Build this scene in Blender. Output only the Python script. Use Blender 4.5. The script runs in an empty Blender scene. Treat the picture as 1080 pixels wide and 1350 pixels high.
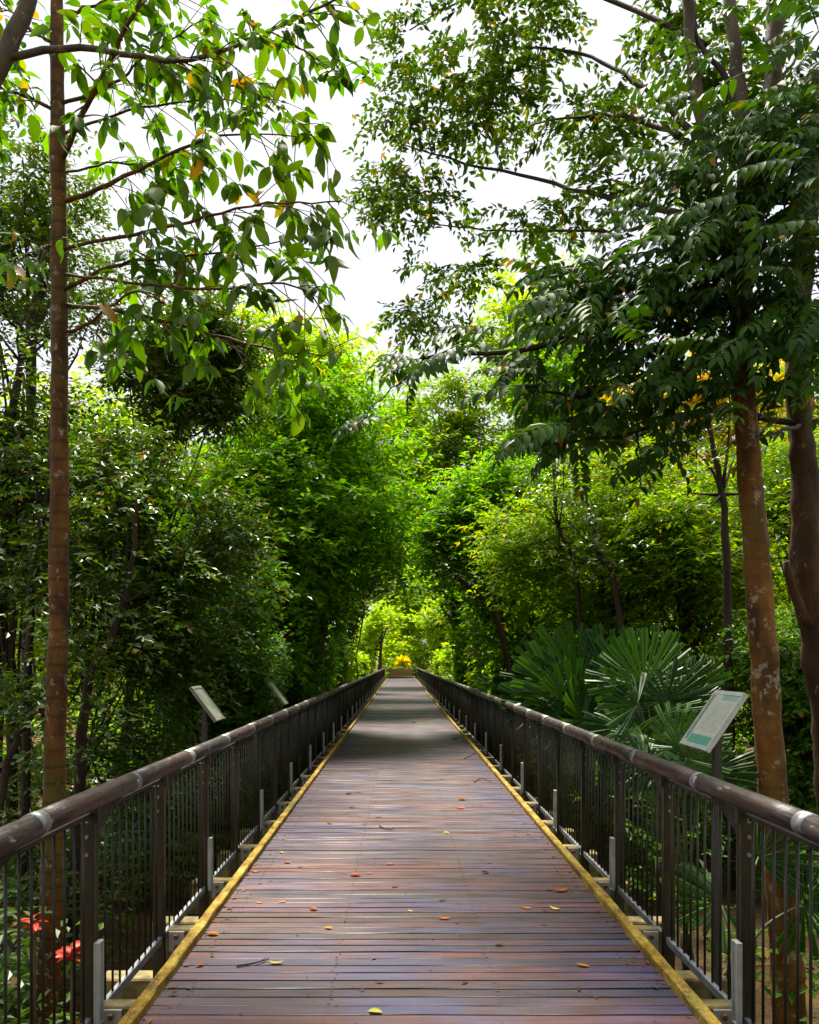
import bpy, math, random
import numpy as np
from mathutils import Vector, Matrix

# ------------------------------------------------------------------ camera, sky, sun, exposure
sc = bpy.context.scene
col = sc.collection
CAM_H = 1.67
FPX = 1020.0                      # focal length in photograph pixels
VX, VY = 528.0, 872.0             # vanishing point of the boardwalk in the photograph
cam_d = bpy.data.cameras.new('camera')
cam = bpy.data.objects.new('camera', cam_d)
col.objects.link(cam)
cam.location = (0, 0, CAM_H)
cam.rotation_euler = (math.radians(90), 0, 0)
cam_d.sensor_fit = 'VERTICAL'
cam_d.sensor_height = 36.0
cam_d.lens = 36.0 * FPX / 1350.0
cam_d.shift_y = (VY - 675.0) / 1350.0
cam_d.shift_x = (540.0 - VX) / 1350.0
cam_d.clip_start = 0.05
cam_d.clip_end = 3000
sc.camera = cam

SUN_EL, SUN_AZ = math.radians(63), math.radians(-13)      # azimuth from +Y towards +X
world = bpy.data.worlds.new('World')
sc.world = world
world.use_nodes = True
wn, wl = world.node_tree.nodes, world.node_tree.links
wn.clear()
sky = wn.new('ShaderNodeTexSky')
sky.sky_type = 'NISHITA'
sky.sun_disc = False
sky.sun_elevation = SUN_EL
sky.sun_rotation = SUN_AZ
sky.air_density = 1.0
sky.dust_density = 4.0
hs = wn.new('ShaderNodeHueSaturation')                    # thin bright overcast: a pale sky
hs.inputs['Saturation'].default_value = 0.28
bg = wn.new('ShaderNodeBackground')
bg.inputs['Strength'].default_value = 0.060
wo = wn.new('ShaderNodeOutputWorld')
wl.new(sky.outputs[0], hs.inputs['Color'])
wtc = wn.new('ShaderNodeTexCoord')
cn = wn.new('ShaderNodeTexNoise')                         # thin even cloud cover
cn.inputs['Scale'].default_value = 2.2
cn.inputs['Detail'].default_value = 5
wl.new(wtc.outputs['Generated'], cn.inputs['Vector'])
cr_ = wn.new('ShaderNodeValToRGB')
cr_.color_ramp.elements[0].position, cr_.color_ramp.elements[0].color = 0.3, (0.80, 0.82, 0.88, 1)
cr_.color_ramp.elements[1].position, cr_.color_ramp.elements[1].color = 0.7, (1.0, 1.0, 1.0, 1)
wl.new(cn.outputs['Fac'], cr_.inputs[0])
cm = wn.new('ShaderNodeMix'); cm.data_type = 'RGBA'; cm.blend_type = 'MULTIPLY'
cm.inputs[0].default_value = 1.0
wl.new(cr_.outputs[0], cm.inputs[6])
cm.inputs[7].default_value = (7.6, 7.8, 8.3, 1)
mx = wn.new('ShaderNodeMix'); mx.data_type = 'RGBA'
mx.inputs[0].default_value = 0.8
wl.new(hs.outputs[0], mx.inputs[6])
wl.new(cm.outputs[2], mx.inputs[7])
wl.new(mx.outputs[2], bg.inputs['Color'])
wl.new(bg.outputs[0], wo.inputs['Surface'])

sun_d = bpy.data.lights.new('sun', 'SUN')
sun_d.energy = 5.0
sun_d.angle = math.radians(16)
sun_d.color = (1.0, 0.93, 0.78)
sun = bpy.data.objects.new('sun', sun_d)
col.objects.link(sun)
sdir = Vector((math.sin(SUN_AZ) * math.cos(SUN_EL), math.cos(SUN_AZ) * math.cos(SUN_EL), math.sin(SUN_EL)))
sun.rotation_euler = sdir.to_track_quat('Z', 'Y').to_euler()
sun.location = sdir * 60

sc.view_settings.view_transform = 'Standard'
sc.view_settings.look = 'None'
sc.view_settings.gamma = 1.0
sc.view_settings.use_curve_mapping = False
sc.view_settings.exposure = 1.36
sc.render.engine = 'CYCLES'
sc.cycles.max_bounces = 4
sc.cycles.diffuse_bounces = 2
sc.cycles.glossy_bounces = 2
sc.cycles.transmission_bounces = 4
sc.cycles.sample_clamp_indirect = 6.0
sc.cycles.caustics_reflective = False
sc.cycles.caustics_refractive = False

# ------------------------------------------------------------------ helpers
R = np.random.default_rng(11)
rnd = random.Random(5)


def P(x, y, Y):
    """point at depth Y that the photograph shows at pixel x, y"""
    return np.array([(x - VX) * Y / FPX, Y, CAM_H - (y - VY) * Y / FPX])


def tag(o, label=None, cat=None, group=None, kind=None):
    if label: o['label'] = label
    if cat: o['category'] = cat
    if group: o['group'] = group
    if kind: o['kind'] = kind
    return o


def link(name, me, mat=None, parent=None, loc=None):
    o = bpy.data.objects.new(name, me)
    col.objects.link(o)
    if mat is not None and len(me.materials) == 0:
        me.materials.append(mat)
    if parent is not None:
        o.parent = parent
    if loc is not None:
        o.location = loc
    return o


def empty(name, loc=(0, 0, 0)):
    o = bpy.data.objects.new(name, None)
    col.objects.link(o)
    o.location = loc
    o.empty_display_size = 0.2
    return o


def np_mesh(name, verts, faces, smooth=True):
    """faces: list of int arrays (n, k)"""
    me = bpy.data.meshes.new(name)
    verts = np.asarray(verts, dtype=np.float32)
    me.vertices.add(len(verts))
    me.vertices.foreach_set('co', verts.ravel())
    loops = np.concatenate([f.ravel() for f in faces]).astype(np.int32)
    tot = np.concatenate([np.full(len(f), f.shape[1], dtype=np.int32) for f in faces])
    start = np.concatenate([[0], np.cumsum(tot)[:-1]]).astype(np.int32)
    me.loops.add(len(loops))
    me.loops.foreach_set('vertex_index', loops)
    me.polygons.add(len(tot))
    me.polygons.foreach_set('loop_start', start)
    me.polygons.foreach_set('loop_total', tot)
    me.update(calc_edges=True)
    me.polygons.foreach_set('use_smooth', np.full(len(tot), smooth))
    me.validate()
    return me


class MB:
    def __init__(self):
        self.v, self.f3, self.f4, self.n = [], [], [], 0

    def add(self, v, f3=None, f4=None):
        v = np.asarray(v, dtype=float).reshape(-1, 3)
        if f3 is not None and len(f3): self.f3.append(np.asarray(f3, dtype=int).reshape(-1, 3) + self.n)
        if f4 is not None and len(f4): self.f4.append(np.asarray(f4, dtype=int).reshape(-1, 4) + self.n)
        self.v.append(v)
        self.n += len(v)

    def box(self, c, s, bev=0.0):
        x, y, z = np.array(s) / 2.0
        if bev <= 0:
            v = np.array([[i * x, j * y, k * z] for i in (-1, 1) for j in (-1, 1) for k in (-1, 1)]) + np.array(c)
            self.add(v, f4=[[0, 1, 3, 2], [4, 6, 7, 5], [0, 4, 5, 1], [2, 3, 7, 6], [0, 2, 6, 4], [1, 5, 7, 3]])
        else:      # chamfered along the top edges
            b = bev
            v = [[-x, -y, -z], [x, -y, -z], [x, y, -z], [-x, y, -z], [-x, -y, z - b], [x, -y, z - b], [x, y, z - b], [-x, y, z - b],
                 [-x + b, -y + b, z], [x - b, -y + b, z], [x - b, y - b, z], [-x + b, y - b, z]]
            f = [[3, 2, 1, 0], [8, 9, 10, 11]]
            for i in range(4):
                j = (i + 1) % 4
                f += [[i, j, j + 4, i + 4], [i + 4, j + 4, j + 8, i + 8]]
            self.add(np.array(v) + np.array(c), f4=f)

    def tube(self, pts, rad, sides=8, caps=True, relief=0.0):
        pts = np.asarray(pts, dtype=float)
        n = len(pts)
        rad = np.broadcast_to(np.asarray(rad, dtype=float), (n,))
        tan = np.gradient(pts, axis=0)
        tan /= np.linalg.norm(tan, axis=1)[:, None] + 1e-9
        ref = np.array([0.31, 0.95, 0.12]) if abs(tan[0, 1]) < 0.9 else np.array([0.0, 0.0, 1.0])
        u = np.cross(tan, ref); u /= np.linalg.norm(u, axis=1)[:, None] + 1e-9
        w = np.cross(tan, u)
        a = np.linspace(0, 2 * np.pi, sides, endpoint=False)
        ring = u[:, None, :] * np.cos(a)[None, :, None] + w[:, None, :] * np.sin(a)[None, :, None]
        rr = np.ones((n, sides)) * rad[:, None]
        if relief:
            q = R.normal(0, 1, (n, sides))
            for _ in range(2): q = (q + np.roll(q, 1, 0) + np.roll(q, -1, 0) + np.roll(q, 1, 1) * 0.5 + np.roll(q, -1, 1) * 0.5) / 3.0
            rr = rr * (1 + relief * q)
        v = pts[:, None, :] + ring * rr[:, :, None]
        f = []
        for i in range(n - 1):
            for j in range(sides):
                k = (j + 1) % sides
                f.append([i * sides + j, i * sides + k, (i + 1) * sides + k, (i + 1) * sides + j])
        vv = v.reshape(-1, 3)
        f3 = []
        if caps:
            vv = np.vstack([vv, pts[0], pts[-1]])
            for j in range(sides):
                k = (j + 1) % sides
                f3.append([n * sides, k, j])
                f3.append([n * sides + 1, (n - 1) * sides + j, (n - 1) * sides + k])
        self.add(vv, f3, f)

    def mesh(self, name, smooth=False):
        fs = []
        if self.f3: fs.append(np.vstack(self.f3))
        if self.f4: fs.append(np.vstack(self.f4))
        return np_mesh(name, np.vstack(self.v), fs, smooth)

    def build(self, name, mat, parent=None, loc=None, smooth=False):
        return link(name, self.mesh(name, smooth), mat, parent, loc)


def spline(pts, n):
    pts = np.asarray(pts, dtype=float)
    m = len(pts)
    ext = np.vstack([2 * pts[0] - pts[1], pts, 2 * pts[-1] - pts[-2]])
    out = []
    for t in np.linspace(0, m - 1, n):
        i = min(int(t), m - 2)
        s = t - i
        p0, p1, p2, p3 = ext[i], ext[i + 1], ext[i + 2], ext[i + 3]
        out.append(0.5 * (2 * p1 + (p2 - p0) * s + (2 * p0 - 5 * p1 + 4 * p2 - p3) * s * s + (3 * p1 - p0 - 3 * p2 + p3) * s ** 3))
    return np.array(out)


def limb(mb, pts, r0, r1, n=None, sides=8, wob=0.0, relief=0.0):
    n = n or max(6, 4 * len(pts))
    p = spline(pts, n)
    if wob: p[1:-1] += R.normal(0, wob, (n - 2, 3))
    t = np.linspace(0, 1, n)
    r = r0 + (r1 - r0) * t
    r = r * (1 + R.normal(0, 0.05 if not relief else 0.015, n))
    mb.tube(p, r, sides, True, relief)
    return p


# ------------------------------------------------------------------ materials
class NT:
    def __init__(self, name):
        self.m = bpy.data.materials.new(name)
        self.m.use_nodes = True
        self.n = self.m.node_tree.nodes
        self.l = self.m.node_tree.links
        self.n.clear()
        self.out = self.n.new('ShaderNodeOutputMaterial')

    def new(self, t, **kw):
        nd = self.n.new(t)
        for k, v in kw.items():
            if hasattr(nd, k): setattr(nd, k, v)
            else: nd.inputs[k].default_value = v
        return nd

    def pos(self, scale=(1, 1, 1), obj=False):
        g = self.new('ShaderNodeTexCoord').outputs['Object'] if obj else self.new('ShaderNodeNewGeometry').outputs['Position']
        mp = self.new('ShaderNodeMapping')
        mp.inputs['Scale'].default_value = scale
        self.l.new(g, mp.inputs['Vector'])
        return mp.outputs[0]

    def noise(self, vec, scale, detail=4.0, rough=0.55):
        nz = self.new('ShaderNodeTexNoise')
        nz.inputs['Scale'].default_value = scale
        nz.inputs['Detail'].default_value = detail
        nz.inputs['Roughness'].default_value = rough
        if vec is not None: self.l.new(vec, nz.inputs['Vector'])
        return nz.outputs['Fac']

    def ramp(self, fac, stops, interp='LINEAR'):
        r = self.new('ShaderNodeValToRGB')
        cr = r.color_ramp
        cr.interpolation = interp
        while len(cr.elements) < len(stops): cr.elements.new(0.5)
        for e, (p, c) in zip(cr.elements, stops):
            e.position = p
            e.color = (c[0], c[1], c[2], 1) if not isinstance(c, (int, float)) else (c, c, c, 1)
        self.l.new(fac, r.inputs[0])
        return r.outputs[0]

    def mix(self, fac, a, b, mode='MIX'):
        m = self.new('ShaderNodeMix', data_type='RGBA', blend_type=mode)
        for sock, v in ((m.inputs[0], fac), (m.inputs[6], a), (m.inputs[7], b)):
            if isinstance(v, (int, float)): sock.default_value = v
            elif isinstance(v, tuple): sock.default_value = (v[0], v[1], v[2], 1)
            else: self.l.new(v, sock)
        return m.outputs[2]

    def math(self, op, a, b=0.0):
        m = self.new('ShaderNodeMath', operation=op)
        for s, v in ((m.inputs[0], a), (m.inputs[1], b)):
            if isinstance(v, (int, float)): s.default_value = v
            else: self.l.new(v, s)
        return m.outputs[0]

    def bsdf(self, color, rough=0.6, metal=0.0, spec=0.5, bump=None, bump_s=0.3, bump_d=0.01):
        b = self.new('ShaderNodeBsdfPrincipled')
        for s, v in (('Base Color', color), ('Roughness', rough), ('Metallic', metal)):
            if isinstance(v, (int, float)): b.inputs[s].default_value = v
            elif isinstance(v, tuple): b.inputs[s].default_value = (v[0], v[1], v[2], 1)
            else: self.l.new(v, b.inputs[s])
        b.inputs['Specular IOR Level'].default_value = spec
        if bump is not None:
            bp = self.new('ShaderNodeBump')
            bp.inputs['Strength'].default_value = bump_s
            bp.inputs['Distance'].default_value = bump_d
            self.l.new(bump, bp.inputs['Height'])
            self.l.new(bp.outputs[0], b.inputs['Normal'])
        return b

    def done(self, b):
        self.l.new(b.outputs[0], self.out.inputs['Surface'])
        return self.m


def leaf_mat(name, c1, c2, c3, odd=None, odd_at=0.97, trans=0.35, rough=0.42, spec=0.4, obj_random=False):
    """leaf: colour varies from leaf to leaf, light comes through"""
    t = NT(name)
    if obj_random:
        rv = t.new('ShaderNodeObjectInfo').outputs['Random']
    else:
        rv = t.new('ShaderNodeNewGeometry').outputs['Random Per Island']
    stops = [(0.0, c1), (0.5, c2), (odd_at - 0.02, c3)]
    if odd: stops += [(odd_at, odd)]
    stops = [(p, (q[0] * 0.95, q[1] * 1.18, q[2] * 0.25)) for p, q in stops]
    spec, rough = spec * 0.55, rough + 0.06
    c = t.ramp(rv, stops)
    big = t.noise(t.pos(), 0.9, 2.0)
    c = t.mix(t.ramp(big, [(0.4, 0.0), (0.62, 0.55)]), c, t.mix(0.5, c, c3), 'MIX')
    b = t.bsdf(c, rough, 0, spec)
    tr = t.new('ShaderNodeBsdfTranslucent')
    tc = t.mix(1.0, c, (1.95, 2.0, 0.20), 'MULTIPLY')
    t.l.new(tc, tr.inputs['Color'])
    ms = t.new('ShaderNodeMixShader')
    ms.inputs[0].default_value = trans
    t.l.new(b.outputs[0], ms.inputs[1])
    t.l.new(tr.outputs[0], ms.inputs[2])
    t.l.new(ms.outputs[0], t.out.inputs['Surface'])
    return t.m


def bark_mat(name, dark, light, lichen=0.0, ring=0.0, scale=6.0):
    t = NT(name)
    v = t.pos((1, 1, 0.35))
    n = t.noise(v, scale, 6)
    c = t.ramp(n, [(0.3, dark), (0.7, light)])
    h = n
    if lichen:
        ln = t.noise(t.pos((1, 1, 0.8)), 11.0, 6, 0.75)
        m = t.ramp(ln, [(0.635 - lichen * 0.1, 0.0), (0.68 - lichen * 0.1, 0.85)])
        c = t.mix(m, c, (0.34, 0.27, 0.19))
        gn = t.noise(t.pos((1, 1, 0.6)), 2.2, 4)
        c = t.mix(t.ramp(gn, [(0.52, 0.0), (0.7, 0.6)]), c, (0.10, 0.09, 0.015))
    if ring:
        w = t.new('ShaderNodeTexWave', wave_type='BANDS', bands_direction='Z')
        w.inputs['Scale'].default_value = 2.2
        w.inputs['Distortion'].default_value = 2.5
        w.inputs['Detail'].default_value = 3
        t.l.new(t.pos(), w.inputs['Vector'])
        c = t.mix(t.ramp(w.outputs['Fac'], [(0.82, 0.0), (0.97, ring)]), c, t.mix(0.5, c, (0.02, 0.01, 0.005)))
    fn = t.noise(t.pos((1, 1, 0.3)), 38.0, 4)
    h2 = t.math('ADD', h, t.math('MULTIPLY', fn, 0.5))
    return t.done(t.bsdf(c, 0.75, 0, 0.3, h2, 0.9, 0.025))


def wood_deck_mat():
    t = NT('deck_timber')
    info = t.new('ShaderNodeObjectInfo').outputs['Random']
    isl = t.new('ShaderNodeNewGeometry').outputs['Random Per Island']
    rv = t.math('FRACT', t.math('ADD', info, isl))
    off = t.new('ShaderNodeCombineXYZ')
    t.l.new(t.math('MULTIPLY', rv, 37.0), off.inputs[0])
    va = t.new('ShaderNodeVectorMath', operation='ADD')
    t.l.new(t.pos((1.1, 26, 26)), va.inputs[0])
    t.l.new(off.outputs[0], va.inputs[1])
    g1 = t.noise(va.outputs[0], 1.6, 8, 0.65)
    g2 = t.noise(va.outputs[0], 6.0, 5, 0.7)
    vb = t.new('ShaderNodeVectorMath', operation='ADD')
    t.l.new(t.pos((1, 0.8, 1)), vb.inputs[0])
    off2 = t.new('ShaderNodeCombineXYZ'); t.l.new(t.math('MULTIPLY', rv, 1.6), off2.inputs[2]); t.l.new(off2.outputs[0], vb.inputs[1])
    patch = t.noise(vb.outputs[0], 1.1, 4)
    base = t.ramp(g1, [(0.25, (0.028, 0.010, 0.009)), (0.5, (0.125, 0.046, 0.038)), (0.75, (0.28, 0.125, 0.11))])
    sheen_blue = t.ramp(g1, [(0.25, (0.018, 0.022, 0.070)), (0.55, (0.065, 0.078, 0.225)), (0.8, (0.18, 0.19, 0.46))])  # bluish board patches; the sky's blue sheen is put into the colour
    c = t.mix(t.ramp(patch, [(0.43, 0.0), (0.63, 0.95)]), base, sheen_blue)
    red = t.ramp(rv, [(0.0, (0.40, 0.36, 0.37)), (0.3, (1.0, 0.88, 0.86)), (0.6, (1.45, 1.15, 1.1)), (0.8, (0.60, 0.60, 0.70)), (1.0, (1.3, 1.2, 1.3))])
    c = t.mix(1.0, c, red, 'MULTIPLY')
    crack = t.ramp(g2, [(0.28, 0.8), (0.42, 0.0)])
    c = t.mix(crack, c, (0.010, 0.007, 0.007))
    sy = t.new('ShaderNodeSeparateXYZ'); t.l.new(t.new('ShaderNodeNewGeometry').outputs['Position'], sy.inputs[0])
    fr = t.math('FRACT', t.math('ADD', t.math('DIVIDE', t.math('SUBTRACT', sy.outputs[1], 3.2), 0.1), 0.5))
    ed = t.math('ADD', t.math('ABSOLUTE', t.math('SUBTRACT', fr, 0.5)), t.math('MULTIPLY', g2, 0.10))
    c = t.mix(t.ramp(ed, [(0.455, 0.0), (0.50, 0.85)]), c, (0.014, 0.010, 0.009))      # dirt along the joints
    mott = t.noise(t.pos(), 55.0, 3, 0.7)
    c = t.mix(t.ramp(mott, [(0.55, 0.0), (0.72, 0.45)]), c, (0.24, 0.20, 0.25))
    r = t.ramp(t.noise(t.pos((1, 3, 1)), 3.0, 4), [(0.3, 0.40), (0.7, 0.56)])
    h = t.math('ADD', g1, t.math('MULTIPLY', g2, 0.7))
    return t.done(t.bsdf(t.mix(1.0, c, (0.42, 0.34, 0.36), 'MULTIPLY'), r, 0, 0.55, h, 0.18, 0.003))


def simple(name, c1, c2, scale=8.0, rough=0.6, metal=0.0, spec=0.5, stretch=(1, 1, 1), bump=0.2, dist=0.004, lo=0.35, hi=0.65):
    t = NT(name)
    n = t.noise(t.pos(stretch), scale, 6, 0.6)
    c = t.ramp(n, [(lo, c1), (hi, c2)])
    return t.done(t.bsdf(c, rough, metal, spec, n, bump, dist))


def kerb_mat():
    t = NT('mossy_yellow_timber')
    n = t.noise(t.pos((1, 0.6, 1)), 9.0, 7, 0.7)
    c = t.ramp(n, [(0.3, (0.07, 0.035, 0.008)), (0.44, (0.20, 0.115, 0.012)), (0.56, (0.33, 0.22, 0.022)), (0.70, (0.47, 0.37, 0.13))])
    n2 = t.noise(t.pos((1, 0.5, 1)), 3.0, 4, 0.6)
    c = t.mix(t.ramp(n2, [(0.5, 0.0), (0.68, 0.75)]), c, (0.13, 0.12, 0.02))
    n3 = t.noise(t.pos(), 34.0, 5, 0.75)
    c = t.mix(t.ramp(n3, [(0.54, 0.0), (0.64, 0.8)]), c, (0.06, 0.035, 0.010))
    n4 = t.noise(t.pos(), 70.0, 3, 0.7)
    c = t.mix(t.ramp(n4, [(0.60, 0.0), (0.68, 0.7)]), c, (0.50, 0.44, 0.25))
    return t.done(t.bsdf(c, 0.8, 0, 0.2, n3, 0.9, 0.008))


def handrail_mat():
    t = NT('handrail_timber')
    v = t.pos((16, 1.2, 16))
    n = t.noise(v, 2.0, 7, 0.65)
    c = t.ramp(n, [(0.3, (0.040, 0.020, 0.016)), (0.55, (0.115, 0.060, 0.046)), (0.8, (0.24, 0.16, 0.13))])
    p = t.noise(t.pos((2, 0.6, 2)), 1.5, 4)
    c = t.mix(t.ramp(p, [(0.42, 0.0), (0.62, 0.8)]), c, t.ramp(n, [(0.3, (0.05, 0.045, 0.045)), (0.7, (0.16, 0.145, 0.16))]))
    ob = t.new('ShaderNodeObjectInfo').outputs['Random']
    c = t.mix(1.0, c, t.ramp(ob, [(0.0, (0.15, 0.15, 0.17)), (0.4, (0.32, 0.26, 0.24)), (0.7, (0.56, 0.34, 0.27)), (1.0, (0.20, 0.18, 0.19))]), 'MULTIPLY')
    f = t.noise(t.pos((3, 1, 3)), 9.0, 4, 0.7)
    c = t.mix(t.ramp(f, [(0.63, 0.0), (0.7, 0.7)]), c, (0.42, 0.36, 0.33))
    return t.done(t.bsdf(c, t.ramp(f, [(0.35, 0.36), (0.65, 0.6)]), 0, 0.5, n, 0.7, 0.008))


def steel_mat(name, dark, light, rough=0.45, metal=0.7):
    t = NT(name)
    n = t.noise(t.pos((1, 1, 0.4)), 3.0, 6, 0.65)
    c = t.ramp(n, [(0.35, dark), (0.68, light)])
    r = t.ramp(t.noise(t.pos(), 14.0, 4), [(0.3, rough - 0.1), (0.7, rough + 0.15)])
    s = t.noise(t.pos((1, 1, 0.25)), 9.0, 5, 0.7)
    c = t.mix(t.ramp(s, [(0.58, 0.0), (0.72, 0.5)]), c, (0.10, 0.065, 0.03))
    return t.done(t.bsdf(c, r, metal, 0.5, n, 0.12, 0.003))


M = {}
M['deck'] = wood_deck_mat()
M['kerb'] = kerb_mat()
M['rail'] = handrail_mat()
M['steel'] = steel_mat('weathered_steel', (0.022, 0.020, 0.016), (0.085, 0.075, 0.055))
M['bright_steel'] = steel_mat('brushed_steel', (0.22, 0.22, 0.23), (0.40, 0.40, 0.42), 0.42, 0.8)
M['rod'] = steel_mat('dark_steel_rod', (0.022, 0.020, 0.017), (0.060, 0.054, 0.045), 0.5, 0.6)
M['strip'] = simple('pale_aluminium', (0.28, 0.28, 0.26), (0.50, 0.50, 0.48), 5, 0.45, 0.15, 0.5, bump=0.05)
M['grey_bar'] = simple('galvanised_bar', (0.20, 0.21, 0.22), (0.40, 0.41, 0.43), 9, 0.5, 0.5, 0.5, bump=0.1)
M['beam'] = simple('stained_cream_paint', (0.045, 0.035, 0.010), (0.25, 0.20, 0.075), 9, 0.7, 0, 0.3, lo=0.3, hi=0.6)
M['rust'] = simple('rusty_bolt', (0.12, 0.04, 0.015), (0.32, 0.14, 0.06), 30, 0.7, 0.3)
M['dark_timber'] = simple('dark_timber', (0.025, 0.018, 0.014), (0.07, 0.05, 0.04), 9, 0.7)
M['end_timber'] = simple('orange_timber', (0.22, 0.10, 0.03), (0.42, 0.22, 0.07), 4, 0.6, stretch=(1, 8, 8))

M['bark_slim'] = bark_mat('reddish_bark', (0.022, 0.009, 0.002), (0.20, 0.078, 0.010), 0.55, 0.9, 7)
M['bark_spot'] = bark_mat('spotted_bark', (0.045, 0.017, 0.003), (0.26, 0.105, 0.016), 0.7, 0.4, 6)
M['bark_dark'] = bark_mat('dark_bark', (0.016, 0.010, 0.006), (0.055, 0.032, 0.016), 0.0, 0.0, 6)
M['bark_lichen'] = bark_mat('lichened_bark', (0.05, 0.04, 0.028), (0.13, 0.10, 0.06), 0.8, 0.0, 8)
M['bark_brown'] = bark_mat('dark_brown_bark', (0.022, 0.009, 0.004), (0.095, 0.042, 0.014), 0.2, 0.0, 7)
M['bark_grey'] = bark_mat('greyish_bark', (0.04, 0.028, 0.016), (0.12, 0.08, 0.045), 0.3, 0.0, 6)

# ------------------------------------------------------------------ leaf geometry
LEAF2_V = np.array([[0, 0, 0], [0.45, 0.5, 0.05], [1, 0, -0.10], [0.45, -0.5, 0.05]], float)
LEAF2_F = [np.array([[0, 2, 1], [0, 3, 2]])]
LEAF8_V = np.array([[0, 0, 0], [0.28, 0.42, 0.06], [0.65, 0.38, 0.01], [1, 0, -0.22], [0.65, -0.38, 0.01], [0.28, -0.42, 0.06], [0.28, 0, 0.0], [0.65, 0, -0.06]], float)
LEAF8_F = [np.array([[0, 6, 1], [0, 5, 6], [2, 7, 3], [7, 4, 3]]), np.array([[1, 6, 7, 2], [6, 5, 4, 7]])]


def unit(a):
    return a / (np.linalg.norm(a, axis=-1, keepdims=True) + 1e-9)


def leaf_arrays(pos, d, nrm, length, width, tmpl='2'):
    V, F = (LEAF2_V, LEAF2_F) if tmpl == '2' else (LEAF8_V, LEAF8_F)
    x = unit(d)
    y = unit(np.cross(nrm, x))
    z = np.cross(x, y)
    n, k = len(pos), len(V)
    L = length[:, None, None]
    W = width[:, None, None]
    v = pos[:, None, :] + V[None, :, 0:1] * L * x[:, None, :] + V[None, :, 1:2] * W * y[:, None, :] + V[None, :, 2:3] * L * z[:, None, :]
    off = (np.arange(n) * k)[:, None, None]
    return v.reshape(-1, 3), [(f[None] + off).reshape(-1, f.shape[1]) for f in F]


def sprays(origins, dirs, k, slen, leaf, aspect, droop=0.25, jitter=0.35):
    """each origin grows a flat twig of k alternate leaves along dirs"""
    n = len(origins)
    t = np.linspace(0.08, 1.0, k)[None, :] * np.ones((n, 1))
    sl = slen * R.uniform(0.6, 1.3, (n, 1))
    d = unit(dirs)
    side = unit(np.cross(d, np.array([0, 0, 1.0])) + R.normal(0, 0.15, (n, 3)))
    s = np.where(np.arange(k) % 2 == 0, 1.0, -1.0)[None, :, None]
    p = origins[:, None, :] + d[:, None, :] * (t * sl)[:, :, None]
    p[:, :, 2] -= droop * sl * t ** 2
    ld = d[:, None, :] * 0.65 + side[:, None, :] * s * 0.85 + R.normal(0, jitter, (n, k, 3))
    ld[:, :, 2] -= droop * 0.9
    nr = np.array([0, 0, 1.0]) + R.normal(0, jitter, (n, k, 3)) + d[:, None, :] * 0.25
    ln = leaf * R.uniform(0.65, 1.3, n * k)
    return p.reshape(-1, 3), ld.reshape(-1, 3), nr.reshape(-1, 3), ln, ln * aspect


def blob_sprays(blobs, per, shell=0.45, up=0.15):
    """blobs: (centre, radii); returns twig origins and outward directions"""
    O, D = [], []
    for c, r in blobs:
        n = max(3, int(per * R.uniform(0.75, 1.25)))
        u = unit(R.normal(0, 1, (n, 3)))
        rho = R.uniform(0, 1, (n, 1)) ** shell
        rho = rho * np.where(R.random((n, 1)) < 0.33, R.uniform(1, 1.9, (n, 1)), 1.0)
        O.append(np.array(c) + u * rho * np.array(r) * R.uniform(0.7, 1.3, 3))
        dd = u * np.array([1, 1, 0.45]) + np.array([0, 0, up])
        D.append(dd + R.normal(0, 0.25, (n, 3)))
    return np.vstack(O), np.vstack(D)


LEAF_K = 1.3


def foliage(name, blobs, per, k, slen, leaf, aspect, mat, parent, tmpl='2', droop=0.25, shell=0.45, up=0.15, jitter=0.35, hollow=-0.75):
    O, D = blob_sprays(blobs, per, shell, up)
    if len(O) > 300:                                             # hollows between the boughs
        q = 0.75 / slen
        f = np.sin(O[:, 0] * q * 1.1 + 1.3 * np.sin(O[:, 2] * q * 0.7)) + np.sin(O[:, 1] * q * 0.9 + 2.0) + np.sin(O[:, 2] * q * 1.5 + 0.8 * np.sin(O[:, 0] * q))
        keep = f > hollow + R.normal(0, 0.25, len(O))
        O, D = O[keep], D[keep]
    p, d, nr, ln, w = sprays(O, D, k, slen, leaf * LEAF_K, aspect * 1.12, droop, jitter)
    wp = p + (np.array(parent.location) if parent is not None else 0)
    tip = wp + unit(d) * ln[:, None]
    far_ = wp[:, 1] > 20                                          # the walkway is kept clear, with a ragged arch
    clear = np.where(wp[:, 1] > 30, 6.6, np.where(far_, 5.0, 3.6)) * R.uniform(0.75, 1.35, len(wp))
    hw = np.where(wp[:, 1] > 30, 2.6, np.where(far_, 2.2, 2.1)) * np.where(far_, 1 + 0.35 * R.uniform(-0.1, 1, len(wp)) ** 2, 1.0)
    bad = np.zeros(len(p), bool)
    for q in (wp, tip):
        xx = np.abs(q[:, 0] - 0.0875)
        arch = (xx / hw) ** 2.5 + np.clip(q[:, 2] / clear, 0, 9) ** 2.5 < 1
        bad |= (arch | ((xx < 1.9) & (q[:, 2] < 2.6))) & (q[:, 1] < 82)
    ok = ~bad
    p, d, nr, ln, w = p[ok], d[ok], nr[ok], ln[ok], w[ok]
    v, f = leaf_arrays(p, d, nr, ln, w, tmpl)
    return link(name, np_mesh(name, v, f, False), mat, parent)


def ellip_blobs(c, r, n, br, flat=0.7):
    """uneven clumps filling an ellipsoid"""
    out = []
    for i in range(n):
        u = unit(R.normal(0, 1, 3))
        rho = R.uniform(0.2, 1.3) ** 0.5
        s = br * R.uniform(0.4, 1.35)
        out.append((np.array(c) + u * rho * np.array(r) * 0.85, np.array([s, s, s * flat])))
    return out


GROUND = -1.6


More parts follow.
